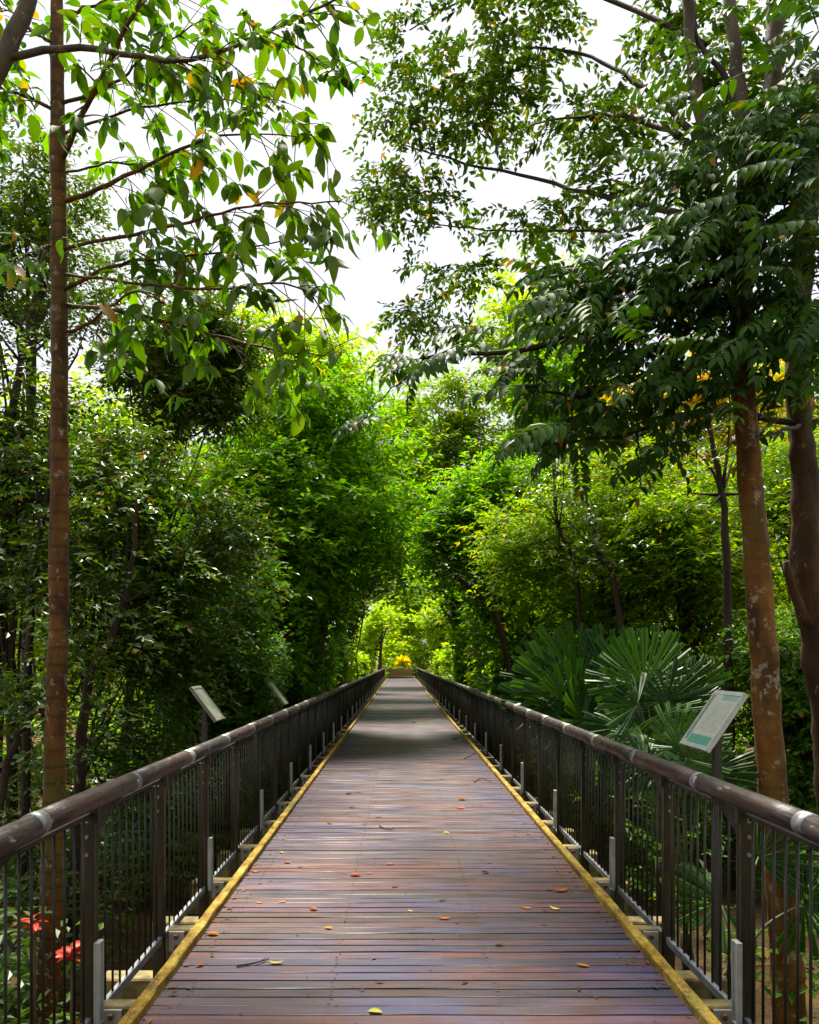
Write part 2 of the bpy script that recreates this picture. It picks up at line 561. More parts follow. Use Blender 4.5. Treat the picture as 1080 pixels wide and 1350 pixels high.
def tree(name, label, cx, cy, Y, rx, ry, bark, lm, nblob=14, br=0.34, per=60, k=9, slen=0.55, leaf=0.11, aspect=0.42,
         base_px=None, tr=0.12, tmpl='2', droop=0.25, dry=None, group=None, extra=(), shell=0.45, up=0.15, limbs=True, trunk_top=0.35, cat='tree', skirt=7):
    """crown centred on photograph pixel cx, cy at depth Y (radii in pixels), trunk down to the ground"""
    s = Y / FPX
    c = P(cx, cy, Y)
    r = np.array([rx * s, (dry if dry else rx * s * 0.9), ry * s])
    bx = c[0] if base_px is None else (base_px - VX) * s
    base = np.array([bx, Y, GROUND - 0.05])
    root = empty(name, base)
    tag(root, label, cat, group)
    blobs = ellip_blobs(c - base, r, nblob, br * float(np.mean([r[0], r[2]])))
    for e in extra:
        blobs.append((P(e[0], e[1], Y + (e[3] if len(e) > 3 else 0)) - base, np.array([1, 1, 0.75]) * e[2] * s))
    if skirt:
        zc = (c - base)[2] - r[2] * 0.5
        for i in range(skirt):
            blobs.append((np.array([(c - base)[0] + rnd.uniform(-1, 1) * r[0], rnd.uniform(-0.6, 0.6) * r[1], rnd.uniform(0.35, max(0.6, zc))]), np.array([1, 1, 0.8]) * br * float(np.mean([r[0], r[2]])) * rnd.uniform(0.6, 1.1)))
    mb = MB()
    top = c - base + np.array([0, 0, r[2] * trunk_top])
    mid = top * np.array([0.28, 0.5, 0.55]) + np.array([R.normal(0, 0.15), R.normal(0, 0.1), 0])
    tp = limb(mb, [np.zeros(3), mid, top], tr, tr * 0.35, 14, 9, 0.02)
    mb.build('trunk', M[bark], root, smooth=True)
    if limbs:
        for c2, r2 in blobs:
            i = int(np.clip(R.uniform(0.3, 0.9) * len(tp), 2, len(tp) - 1))
            a = tp[i]
            j = c2
            wj = j + base
            if abs(wj[0] - 0.0875) < 2.2 and wj[2] < 5.6 and wj[1] < 82: continue
            m2 = (a + j) / 2 + np.array([0, 0, 0.12 * np.linalg.norm(j - a)]) * R.uniform(-0.6, 1)
            b = MB()
            limb(b, [a, m2, j], tr * 0.33, tr * 0.08, 9, 5, 0.015)
            b.build('branch', M[bark], root, smooth=True)
    cr = foliage('crown', blobs, per * 1.62, k, slen, leaf, aspect, M[lm], root, tmpl, droop, shell, up)
    return root


# leaf colours
M['leaf_big'] = leaf_mat('broad_green_leaf', (0.035, 0.075, 0.012), (0.075, 0.13, 0.015), (0.115, 0.155, 0.02), (0.38, 0.14, 0.02), 0.975, 0.30, 0.4, 0.4, obj_random=True)
M['leaf_big_i'] = leaf_mat('broad_green_leaf_mass', (0.035, 0.085, 0.012), (0.06, 0.13, 0.015), (0.11, 0.19, 0.02), (0.38, 0.14, 0.02), 0.985, 0.45, 0.4, 0.4)
M['leaf_pinnate'] = leaf_mat('dark_pinnate_leaf', (0.022, 0.052, 0.020), (0.034, 0.075, 0.026), (0.055, 0.105, 0.030), None, 1.0, 0.22, 0.48, 0.25, obj_random=True)
M['leaf_pinnate_i'] = leaf_mat('dark_pinnate_mass', (0.020, 0.048, 0.020), (0.032, 0.070, 0.026), (0.050, 0.10, 0.030), (0.34, 0.13, 0.02), 0.985, 0.22, 0.48, 0.25)
M['leaf_fine'] = leaf_mat('fine_dark_leaf', (0.020, 0.045, 0.012), (0.045, 0.085, 0.012), (0.09, 0.12, 0.015), (0.30, 0.13, 0.02), 0.98, 0.35, 0.45, 0.4)
M['leaf_gloss'] = leaf_mat('dark_glossy_leaf', (0.020, 0.048, 0.010), (0.045, 0.088, 0.014), (0.10, 0.14, 0.022), (0.17, 0.075, 0.10), 0.93, 0.30, 0.30, 0.8)
M['leaf_mid'] = leaf_mat('mid_green_leaf', (0.035, 0.095, 0.010), (0.085, 0.185, 0.012), (0.18, 0.27, 0.020), (0.42, 0.30, 0.03), 0.985, 0.52, 0.42, 0.32)
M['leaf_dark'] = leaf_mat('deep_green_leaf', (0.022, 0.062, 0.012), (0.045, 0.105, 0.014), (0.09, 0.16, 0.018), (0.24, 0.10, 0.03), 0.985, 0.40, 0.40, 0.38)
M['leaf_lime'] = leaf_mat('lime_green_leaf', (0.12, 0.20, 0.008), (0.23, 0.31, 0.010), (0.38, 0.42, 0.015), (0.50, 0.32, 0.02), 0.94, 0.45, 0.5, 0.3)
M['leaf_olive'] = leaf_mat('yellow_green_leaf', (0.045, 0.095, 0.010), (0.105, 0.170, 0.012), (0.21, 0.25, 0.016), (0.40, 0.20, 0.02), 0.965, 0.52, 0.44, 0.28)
M['leaf_orange'] = leaf_mat('orange_tinged_leaf', (0.06, 0.09, 0.01), (0.22, 0.18, 0.012), (0.42, 0.20, 0.015), (0.50, 0.17, 0.02), 0.8, 0.5, 0.45, 0.3)
M['leaf_gold'] = leaf_mat('golden_leaf', (0.38, 0.24, 0.01), (0.52, 0.34, 0.01), (0.60, 0.42, 0.02), None, 1.0, 0.4, 0.5, 0.3)
M['palm'] = leaf_mat('fan_palm_leaf', (0.014, 0.046, 0.020), (0.024, 0.066, 0.026), (0.045, 0.092, 0.030), None, 1.0, 0.2, 0.36, 0.5, obj_random=True)
M['petiole'] = simple('green_petiole', (0.04, 0.07, 0.012), (0.09, 0.11, 0.02), 8, 0.5)
M['fallen'] = leaf_mat('fallen_leaf', (0.30, 0.035, 0.012), (0.40, 0.085, 0.015), (0.46, 0.17, 0.02), None, 1.0, 0.15, 0.55, 0.3, obj_random=True)
M['fallen_dark'] = leaf_mat('dark_fallen_leaf', (0.020, 0.012, 0.010), (0.05, 0.02, 0.014), (0.16, 0.03, 0.02), None, 1.0, 0.1, 0.55, 0.3, obj_random=True)
M['fallen_pale'] = leaf_mat('pale_fallen_leaf', (0.50, 0.36, 0.24), (0.55, 0.42, 0.28), (0.50, 0.28, 0.15), None, 1.0, 0.1, 0.6, 0.3, obj_random=True)
M['red_leaf'] = leaf_mat('red_leaf', (0.25, 0.008, 0.008), (0.42, 0.014, 0.010), (0.50, 0.05, 0.015), None, 1.0, 0.35, 0.4, 0.5)


def ground_mat():
    t = NT('forest_floor')
    n = t.noise(t.pos(), 1.3, 6, 0.65)
    c = t.ramp(n, [(0.3, (0.022, 0.015, 0.008)), (0.5, (0.06, 0.035, 0.014)), (0.65, (0.15, 0.08, 0.025)), (0.8, (0.07, 0.08, 0.02))])
    f = t.noise(t.pos(), 22.0, 5, 0.7)
    c = t.mix(t.ramp(f, [(0.45, 0.0), (0.65, 0.7)]), c, (0.12, 0.075, 0.03))
    return t.done(t.bsdf(c, 0.9, 0, 0.2, f, 0.8, 0.04))


M['ground'] = ground_mat()

# ------------------------------------------------------------------ ground
gx = np.concatenate([np.linspace(-700, -30, 14), np.linspace(-26, 26, 53), np.linspace(30, 700, 14)])
gy = np.concatenate([np.linspace(-300, -12, 10), np.linspace(-8, 100, 109), np.linspace(110, 1500, 22)])
GX, GY = np.meshgrid(gx, gy, indexing='ij')
GZ = GROUND + R.normal(0, 0.05, GX.shape) + 0.08 * np.sin(GX * 0.6) * np.cos(GY * 0.35)
GZ[np.abs(GX) < 3] -= 0.25
GZ += np.clip((GY - 79) / 6, 0, 1) * (np.abs(GX) < 9) * 1.35
nx, ny = GX.shape
idx = np.arange(nx * ny).reshape(nx, ny)
gf = np.stack([idx[:-1, :-1], idx[1:, :-1], idx[1:, 1:], idx[:-1, 1:]], -1).reshape(-1, 4)
g = link('ground', np_mesh('ground', np.stack([GX, GY, GZ], -1).reshape(-1, 3), [gf]), M['ground'])
tag(g, 'dark leaf-strewn forest floor below the boardwalk', kind='structure')

# ------------------------------------------------------------------ boardwalk
CX, HW, KW = 0.0875, 1.357, 0.062          # centre line, half width, edge strip width
Y_END = 79.0
walk = tag(empty('boardwalk', (CX, 0, 0)), 'long straight timber boardwalk of narrow dark planks edged in yellow', kind='structure')
PITCH, PTH = 0.1, 0.035
PW = 2 * (HW - KW * 0.6)
plank_meshes = []
for i in range(6):
    mb = MB()
    n = 9
    xs = np.linspace(-PW / 2, PW / 2, n)
    gap = R.uniform(0.009, 0.014)
    hw = PITCH / 2 - gap / 2
    b = 0.0016
    prof = np.array([[-hw, -PTH], [-hw, -b], [-hw + b, 0], [hw - b, 0], [hw, -b], [hw, -PTH]])
    v = []
    for x in xs:
        e = R.normal(0, 0.0010, 6)
        w = R.normal(0, 0.0008)
        for q, (py, pz) in enumerate(prof):
            v.append([x, py + (e[q] if q in (1, 2, 3, 4) else 0), pz + w])
    f = []
    for a in range(n - 1):
        for q in range(6):
            f.append([a * 6 + q, (a + 1) * 6 + q, (a + 1) * 6 + (q + 1) % 6, a * 6 + (q + 1) % 6])
    f += [[0, 1, 4, 5], [1, 2, 3, 4], [(n - 1) * 6 + 5, (n - 1) * 6 + 4, (n - 1) * 6 + 1, (n - 1) * 6], [(n - 1) * 6 + 4, (n - 1) * 6 + 3, (n - 1) * 6 + 2, (n - 1) * 6 + 1]]
    mb.add(v, f4=f)
    me = mb.mesh('plank')
    me.materials.append(M['deck'])
    plank_meshes.append(me)
Y0 = 3.2
for i in range(298):
    o = link('plank', plank_meshes[rnd.randrange(6)], None, walk)
    o.location = (rnd.uniform(-0.006, 0.006), Y0 + i * PITCH, rnd.uniform(-0.0025, 0.0025))
    o.rotation_euler = (rnd.gauss(0, 0.012), rnd.gauss(0, 0.0004), rnd.gauss(0, 0.0007) + (math.pi if rnd.random() < 0.5 else 0))
mb = MB()
for i in range(-34, int((Y_END - Y0) / PITCH)):
    if 0 <= i < 298: continue
    mb.box((rnd.uniform(-0.005, 0.005), Y0 + i * PITCH, -PTH / 2 + rnd.uniform(-0.003, 0.003)), (PW, PITCH - 0.006, PTH))
tag(mb.build('planks', M['deck'], walk), kind='stuff')
# screw heads in pairs over the joists
mb = MB()
a6 = np.linspace(0, 2 * np.pi, 6, endpoint=False)
for i in range(110):
    for jx in (-1.16, -0.44, 0.40, 1.16):
        for dy in (-0.025, 0.025):
            c = np.array([jx + rnd.gauss(0, 0.008), Y0 + i * PITCH + dy + rnd.gauss(0, 0.003), 0.0032])
            v = np.vstack([c, c + np.stack([np.cos(a6), np.sin(a6), np.zeros(6) - 0.12], 1) * 0.0075])
            mb.add(v, f3=[[0, q + 1, (q + 1) % 6 + 1] for q in range(6)])
tag(mb.build('screw_heads', M['dark_timber'], walk), kind='stuff')
# yellow mossy edge strips, in lengths
SEG = 3.42
for s in (-1, 1):
    y = 0.0
    while y < Y_END:
        ln = min(SEG, Y_END - y)
        m2 = MB()
        n = 24
        ys = np.linspace(0.004, ln - 0.004, n)
        w = KW / 2
        prof = np.array([[-w, -0.03], [-w, 0.018], [-w + 0.005, 0.026], [w - 0.005, 0.026], [w, 0.018], [w, -0.03]])
        v = []
        for yy in ys:
            e = R.normal(0, 0.0014 if y < 14 else 0.0008, (6, 2))
            for q in range(6): v.append([prof[q, 0] + e[q, 0], yy, prof[q, 1] + e[q, 1]])
        f = [[a * 6 + q, a * 6 + (q + 1) % 6, (a + 1) * 6 + (q + 1) % 6, (a + 1) * 6 + q] for a in range(n - 1) for q in range(6)]
        f += [[0, 5, 4, 1], [1, 4, 3, 2], [(n - 1) * 6 + 1, (n - 1) * 6 + 4, (n - 1) * 6 + 5, (n - 1) * 6], [(n - 1) * 6 + 2, (n - 1) * 6 + 3, (n - 1) * 6 + 4, (n - 1) * 6 + 1]]
        m2.add(v, f4=f)
        m2.build('edge_strip', M['kerb'], walk, (s * (HW - w), y, 0.022))
        y += SEG
# girders below the deck and cross beams under every post
for s in (-1, 1):
    mb = MB(); mb.box((0, 0, 0), (0.12, Y_END, 0.22)); mb.build('girder', M['dark_timber'], walk, (s * (HW - 0.12), Y_END / 2, -0.150))
SP, PY0 = 1.14, 3.90 - 2 * 1.14
NP = int((Y_END - PY0) / SP)
mb = MB(); mb.box((0, 0, 0), (4.25, 0.16, 0.30), 0.012)
beam_me = mb.mesh('cross_beam'); beam_me.materials.append(M['beam'])
mb = MB(); mb.box((0, 0, 0), (0.30, 0.10, 0.15), 0.008)
arm_me = mb.mesh('outrigger'); arm_me.materials.append(M['beam'])
mb = MB(); mb.box((0, 0, 0), (0.10, 0.014, 0.13)); plate_me = mb.mesh('plate'); plate_me.materials.append(M['strip'])
mb = MB(); mb.tube([[0, 0, 0], [0, -0.022, 0]], 0.016, 6); bolt_me = mb.mesh('bolt'); bolt_me.materials.append(M['rust'])
mb = MB(); mb.box((0, 0, 0), (0.22, 0.22, 1.4)); pier_me = mb.mesh('pier'); pier_me.materials.append(M['beam'])
for i in range(NP):
    y = PY0 + i * SP
    link('cross_beam', beam_me, None, walk, (0, y + 0.25, -0.62))
    if i % 3 == 0:
        for s in (-1, 1): link('pier', pier_me, None, walk, (s * 1.05, y + 0.25, -1.475))
    for s in (-1, 1):
        a = link('outrigger', arm_me, None, walk, (s * (HW + 0.115), y + 0.1, -0.17))
        if i < 10:
            p = link('plate', plate_me, None, a, (s * 0.085, -0.0575, 0.0))
            link('bolt', bolt_me, None, p and a, (s * 0.085, -0.064, 0.035))
            link('bolt', bolt_me, None, a, (s * 0.085, -0.064, -0.035))

# ------------------------------------------------------------------ railings
PX, HX, HZ, BZ = 1.66, 1.60, 0.99, -0.14
mb = MB(); mb.tube([[0, 0, 0], [0, SP * 0.25, 0.001], [0, SP * 0.5, 0], [0, SP * 0.75, -0.001], [0, SP - 0.004, 0]], 0.052, 16)
rail_me = mb.mesh('handrail', True); rail_me.materials.append(M['rail'])
mb = MB(); mb.tube([[0, -0.040, 0], [0, 0.040, 0]], 0.0532, 16)
collar_me = mb.mesh('collar', True); collar_me.materials.append(M['bright_steel'])
mb = MB(); mb.box((0, 0, 0), (0.030, SP - 0.03, 0.045), 0.003)
bot_me = mb.mesh('bottom_rail'); bot_me.materials.append(M['grey_bar'])
mb = MB(); mb.box((0, 0, 0), (0.03, SP - 0.03, 0.02))
topb_me = mb.mesh('top_bar'); topb_me.materials.append(M['rod'])
mb = MB(); mb.tube([[0, 0, BZ + 0.02], [0, 0, 0.90]], 0.0068, 6)
bal_me = mb.mesh('baluster', True); bal_me.materials.append(M['rod'])
mb = MB(); mb.tube([[0, 0, 0], [-0.014, 0, 0]], 0.011, 6)
pbolt_me = mb.mesh('bolt'); pbolt_me.materials.append(M['bright_steel'])


def post_mesh(s):
    m = MB()
    # twin flat plates on edge, 70 mm wide facing along the walk
    m.box((0, 0.0, (0.86 - 0.40) / 2), (0.072, 0.030, 1.26), 0.003)
    m.box((s * -0.001, 0.040, (0.84 - 0.40) / 2), (0.060, 0.012, 1.24), 0.002)
    return m.mesh('post')


def gusset_mesh(s):
    # curved fin from the post head up to the handrail, swept along the rail
    m = MB()
    n = 7
    t = np.linspace(0, 1, n)
    lo = np.stack([s * (-0.05 * t), 0.018 + 0.30 * t ** 1.7, 0.62 + 0.31 * t ** 0.62], 1)
    hi = np.stack([s * (-0.055 * t), 0.018 + 0.30 * t, np.full(n, 0.905) + 0.035 * t], 1)
    th = np.array([0.006, 0, 0])
    v = np.vstack([lo - th, hi - th, lo + th, hi + th])
    f = []
    for i in range(n - 1):
        f += [[i, i + 1, n + i + 1, n + i], [2 * n + i, 3 * n + i, 3 * n + i + 1, 2 * n + i + 1], [i, 2 * n + i, 2 * n + i + 1, i + 1], [n + i, n + i + 1, 3 * n + i + 1, 3 * n + i]]
    f += [[0, n, 3 * n, 2 * n], [n - 1, 3 * n - 1, 4 * n - 1, 2 * n - 1]]
    m.add(v, f4=f)
    # saddle from the post head to the rail
    m.box((s * -0.03, 0, 0.90), (0.05, 0.028, 0.09))
    return m.mesh('gusset')


def strip_mesh():
    m = MB()      # shallow open channel standing on edge against the post
    m.box((0, 0, 0), (0.008, 0.052, 0.40))
    m.box((-0.0, -0.029, 0), (0.028, 0.006, 0.40))
    m.box((-0.0, 0.029, 0), (0.028, 0.006, 0.40))
    m.box((-0.0, 0, 0.203), (0.028, 0.064, 0.006))
    m.box((-0.0, 0, -0.203), (0.028, 0.064, 0.006))
    return m.mesh('marker_channel')


strip_me = strip_mesh(); strip_me.materials.append(M['strip'])
for s, side in ((-1, 'left'), (1, 'right')):
    rt = tag(empty('bridge_railing', (CX, 0, 0)), 'brown timber handrail on steel posts and thin balusters along the %s side' % side, 'railing', 'railings of the boardwalk')
    pm, gm = post_mesh(s), gusset_mesh(s)
    pm.materials.append(M['steel']); gm.materials.append(M['steel'])
    nb, far = 0, MB()
    for i in range(NP):
        y = PY0 + i * SP
        po = link('post', pm, None, rt, (s * PX, y, 0))
        link('gusset', gm, None, po)
        if i < 16:
            for z in (0.79, 0.70):
                b = link('bolt', pbolt_me, None, po, (s * -0.0, -0.015, z)); b.rotation_euler = (0, 0, math.pi / 2)
        if i % 2 == 0:
            link('marker_channel', strip_me, None, rt, (s * (PX - 0.060), y - 0.02, BZ + 0.20))
        ry = 3.2 + (i - 2) * SP
        h = link('handrail', rail_me, None, rt, (s * HX, ry + 0.002, HZ + rnd.gauss(0, 0.0015)))
        link('collar', collar_me, None, h)
        link('bottom_rail', bot_me, None, rt, (s * (PX - 0.01), y + SP / 2, BZ))
        link('top_bar', topb_me, None, rt, (s * (PX - 0.01), y + SP / 2, 0.90))
        for j in range(10):
            by = y + SP * (j + 0.8) / 10.6
            if nb < 290:
                link('baluster', bal_me, None, rt, (s * (PX - 0.01), by, 0)); nb += 1
            else:
                far.tube([[s * (PX - 0.01), by, BZ + 0.02], [s * (PX - 0.01), by, 0.90]], 0.0068, 4)
    tag(far.build('balusters', M['rod'], rt), kind='stuff')

# ------------------------------------------------------------------ end of the boardwalk
lo = tag(empty('end_barrier', (CX, Y_END + 1.6, 0)), 'low orange timber barrier closing the far end of the boardwalk', 'barrier')
for z, hgt in ((0.30, 0.22), (0.54, 0.22), (0.78, 0.22)):
    mb = MB(); mb.box((0, 0, z), (2.4, 0.08, hgt), 0.01); mb.build('board', M['end_timber'], lo)
for x in (-1.15, 0, 1.15):
    mb = MB(); mb.box((x, 0.09, 0.2), (0.1, 0.1, 1.5)); mb.build('post', M['end_timber'], lo)
ld = MB()
for i in range(20):
    ld.box((CX, Y_END + 0.05 + i * 0.2, -0.03 + 0.12), (2.9, 0.19, 0.05))
tag(ld.build('landing', M['deck']), 'raised timber landing at the far end of the boardwalk', kind='structure')
mb = MB(); mb.box((CX, Y_END + 0.0, -0.5), (2.9, 0.1, 1.1)); x = mb.build('landing_step', M['dark_timber']); tag(x, 'step up to the far landing', kind='structure')

# ------------------------------------------------------------------ information panels
def panel_mat():
    t = NT('printed_panel')
    tc = t.new('ShaderNodeTexCoord').outputs['UV']
    sep = t.new('ShaderNodeSeparateXYZ'); t.l.new(tc, sep.inputs[0])
    u, v = sep.outputs[0], sep.outputs[1]
    base = t.mix(t.ramp(t.noise(tc, 6.0, 4), [(0.35, 0.0), (0.7, 0.8)]), (0.60, 0.58, 0.48), (0.70, 0.70, 0.62))

    def band(val, lo, hi):
        return t.math('MULTIPLY', t.math('GREATER_THAN', val, lo), t.math('LESS_THAN', val, hi))
    # rows of fine print, broken into words
    rows = t.math('GREATER_THAN', t.math('FRACT', t.math('MULTIPLY', v, 26.0)), 0.55)
    words = t.math('GREATER_THAN', t.noise(t.pos((40, 40, 40)), 1.2, 2), 0.42)
    area = t.math('MULTIPLY', band(v, 0.27, 0.80), band(u, 0.22, 0.90))
    c = t.mix(t.math('MULTIPLY', t.math('MULTIPLY', rows, words), t.math('MULTIPLY', area, 0.42)), base, (0.16, 0.16, 0.15))
    c = t.mix(t.math('MULTIPLY', band(v, 0.06, 0.22), band(u, 0.16, 0.92)), c, (0.14, 0.40, 0.29))
    c = t.mix(t.math('MULTIPLY', band(v, 0.84, 0.94), band(u, 0.40, 0.95)), c, (0.34, 0.48, 0.42))
    c = t.mix(t.math('MULTIPLY', band(v, 0.10, 0.92), band(u, 0.04, 0.13)), c, (0.22, 0.26, 0.20))
    return t.done(t.bsdf(c, 0.28, 0, 0.5))


M['print'] = panel_mat()
M['panel_frame'] = simple('pale_panel_frame', (0.52, 0.53, 0.52), (0.70, 0.71, 0.72), 12, 0.4, 0.3, bump=0.05)
M['dull_print'] = simple('grey_green_print', (0.10, 0.11, 0.10), (0.24, 0.26, 0.20), 7, 0.35)  # darker grey-green face for the two left panels
M['dull_frame'] = simple('dark_panel_frame', (0.12, 0.11, 0.08), (0.26, 0.25, 0.20), 12, 0.5, 0.2)  # darker frame for the two left panels
M['sign_post'] = steel_mat('sign_post_steel', (0.04, 0.04, 0.038), (0.10, 0.10, 0.09), 0.5, 0.5)


def info_sign(label, xl, zl, xu, zu, y0, y1, face='print', edge='panel_frame'):
    base = np.array([(xl * 0.4 + xu * 0.6), (y0 + y1) / 2, GROUND])
    r = tag(empty('information_sign', base), label, 'sign', 'information signs beside the boardwalk')
    lo_, up_ = np.array([xl, 0, zl]), np.array([xu, 0, zu])
    d = unit(up_ - lo_)
    nrm = np.array([-d[2], 0, d[0]]) if xl > 0 else np.array([d[2], 0, -d[0]])
    nrm = nrm if nrm[2] > 0 else -nrm
    L = np.linalg.norm(up_ - lo_)

    def slab(mbx, a0, a1, b0, b1, t0, t1, uv=False):
        v = []
        for tt in (t0, t1):
            for a, b in ((a0, b0), (a1, b0), (a1, b1), (a0, b1)):
                v.append(lo_ + d * a + nrm * tt + np.array([0, b, 0]) - base)
        mbx.add(v, f4=[[0, 3, 2, 1], [4, 5, 6, 7], [0, 1, 5, 4], [1, 2, 6, 5], [2, 3, 7, 6], [3, 0, 4, 7]])
    f = MB(); slab(f, 0, L, y0, y1, -0.022, 0)
    back = f.build('panel', M[edge], r)
    f = MB()
    e = 0.018
    slab(f, 0, e * 1.6, y0, y1, 0.001, 0.010); slab(f, L - e * 1.6, L, y0, y1, 0.001, 0.010)
    slab(f, e * 1.6, L - e * 1.6, y0, y0 + e, 0.001, 0.010); slab(f, e * 1.6, L - e * 1.6, y1 - e, y1, 0.001, 0.010)
    f.build('frame', M[edge], back)
    f = MB(); slab(f, e * 1.6, L - e * 1.6, y0 + e, y1 - e, 0.001, 0.005)
    me = f.mesh('print')
    uv = me.uv_layers.new(name='uv')
    for poly in me.polygons:
        for li in poly.loop_indices:
            co = np.array(me.vertices[me.loops[li].vertex_index].co) + base - lo_
            vv = float(np.dot(co, d)) / L
            uu = (co[1] - y0) / (y1 - y0)
            uv.data[li].uv = ((1 - uu) if xl > 0 else uu, vv)
    link('print', me, M[face], back)
    f = MB()
    top = lo_ + d * L * 0.55 - nrm * 0.024 + np.array([0, (y0 + y1) / 2, 0]) - base
    low = lo_ + d * L * 0.05 - nrm * 0.024 + np.array([0, (y0 + y1) / 2, 0]) - base
    f.box((top[0], 0, (top[2] - 0.05 - 0.1) / 2), (0.045, 0.06, top[2] - 0.05 + 0.1))
    f.build('post', M['sign_post'], r)
    f = MB()
    f.tube([low, top, lo_ + d * L * 0.95 - nrm * 0.024 + np.array([0, (y0 + y1) / 2, 0]) - base], 0.020, 4)
    f.build('bracket', M['sign_post'], r)


info_sign('tilted pale information panel on dark post beyond the right railing by the fan palms', 1.94, 1.10, 2.19, 1.467, 4.90, 5.36)
info_sign('larger, nearer of the two tilted panels beyond the left railing', -1.756, 1.10, -2.0, 1.425, 7.37, 7.72, 'dull_print', 'dull_frame')
info_sign('smaller, farther of the two tilted panels beyond the left railing', -1.735, 1.02, -1.98, 1.345, 11.6, 11.95, 'dull_print', 'dull_frame')

# ------------------------------------------------------------------ big-leaf trees over the left side
def big_leaf_mesh(bend, curl, asp):
    n = 7
    t = np.linspace(0, 1, n)
    w = np.sin(np.pi * np.clip(t, 0, 1) ** 0.8) ** 0.8 * asp * 0.5
    w[0], w[-1] = 0.012, 0.004
    v = []
    for i in range(n):
        z = -bend * t[i] ** 2
        x = t[i] * (1 - 0.25 * bend * t[i])
        for sgn in (-1, -0.5, 0, 0.5, 1):
            v.append([x, sgn * w[i], z + abs(sgn) * w[i] * curl + (0.012 * math.sin(i * 2.6) if abs(sgn) == 1 else 0)])
    f = [[i * 5 + j, (i + 1) * 5 + j, (i + 1) * 5 + j + 1, i * 5 + j + 1] for i in range(n - 1) for j in range(4)]
    m = MB(); m.add(v, f4=f)
    # stalk
    m.tube([[-0.12, 0, 0.03], [0, 0, 0]], 0.008, 3)
    me = m.mesh('leaf', True)
    me.materials.append(M['leaf_big'])
    return me


BIG = [big_leaf_mesh(b, c, a) for b, c, a in ((0.15, 0.25, 0.44), (0.35, 0.35, 0.42), (0.5, 0.2, 0.48), (0.25, 0.5, 0.40), (0.7, 0.3, 0.42), (0.1, 0.1, 0.5))]


def orient(x, nrm):
    x = unit(np.asarray(x, float)); y = unit(np.cross(nrm, x)); z = np.cross(x, y)
    m = Matrix(((x[0], y[0], z[0]), (x[1], y[1], z[1]), (x[2], y[2], z[2])))
    return m.to_euler()


class LeafBudget:
    def __init__(self, cap, root, base, meshes, massmat):
        self.cap, self.root, self.base, self.meshes, self.mat = cap, root, base, meshes, massmat
        self.items = []

    def put(self, p, d, nrm, size):
        self.items.append((p, d, nrm, size))

    def flush(self, name='leaf', mass='small_leaves', parent=None, offset=None):
        # those that show largest become objects, the rest one mesh
        def show(it):
            return it[3] / max(1.0, (it[0] + self.base)[1])
        def inside(it):
            w = it[0] + self.base
            px, py = VX + FPX * w[0] / w[1], VY - FPX * (w[2] - CAM_H) / w[1]
            return -20 < px < 1100 and -20 < py < 1370
        self.items.sort(key=lambda it: (-int(inside(it)), -show(it)))
        for p, d, nrm, sz in self.items[:self.cap]:
            o = link(name, self.meshes[rnd.randrange(len(self.meshes))], None, self.root, tuple(p))
            o.rotation_euler = orient(d, nrm)
            o.scale = (sz, sz, sz)
        rest = self.items[self.cap:]
        if rest:
            mv, f3, f4, n = [], [], [], 0
            cache = {}
            for p, d, nrm, sz in rest:
                me = self.meshes[rnd.randrange(len(self.meshes))]
                if me.name not in cache:
                    co = np.empty(len(me.vertices) * 3); me.vertices.foreach_get('co', co)
                    cache[me.name] = (co.reshape(-1, 3), [tuple(q.vertices) for q in me.polygons])
                co, fs = cache[me.name]
                x = unit(np.asarray(d, float)); y = unit(np.cross(nrm, x)); z = np.cross(x, y)
                mv.append(co @ np.stack([x, y, z]) * sz + p)
                a3 = [q for q in fs if len(q) == 3]; a4 = [q for q in fs if len(q) == 4]
                if a3: f3.append(np.array(a3) + n)
                if a4: f4.append(np.array(a4) + n)
                n += len(co)
            fl = []
            if f3: fl.append(np.vstack(f3))
            if f4: fl.append(np.vstack(f4))
            tag(link(mass, np_mesh(mass, np.vstack(mv), fl), self.mat, self.root), kind='stuff')


def whorl(bud, tip, d, n, size, droop=0.5):
    d = unit(np.asarray(d, float))
    for i in range(n):
        a = 2 * math.pi * (i + rnd.random() * 0.6) / n
        ld = np.array([math.cos(a), math.sin(a), 0]) * rnd.uniform(0.5, 1.0) + d * 0.6 + np.array([0, 0, -droop * rnd.uniform(0.3, 1.5)])
        nr = np.array([0, 0, 1.0]) + R.normal(0, 0.35, 3) + d * 0.3
        bud.put(np.asarray(tip) + unit(ld) * 0.02, ld, nr, size * rnd.uniform(0.5, 1.25))


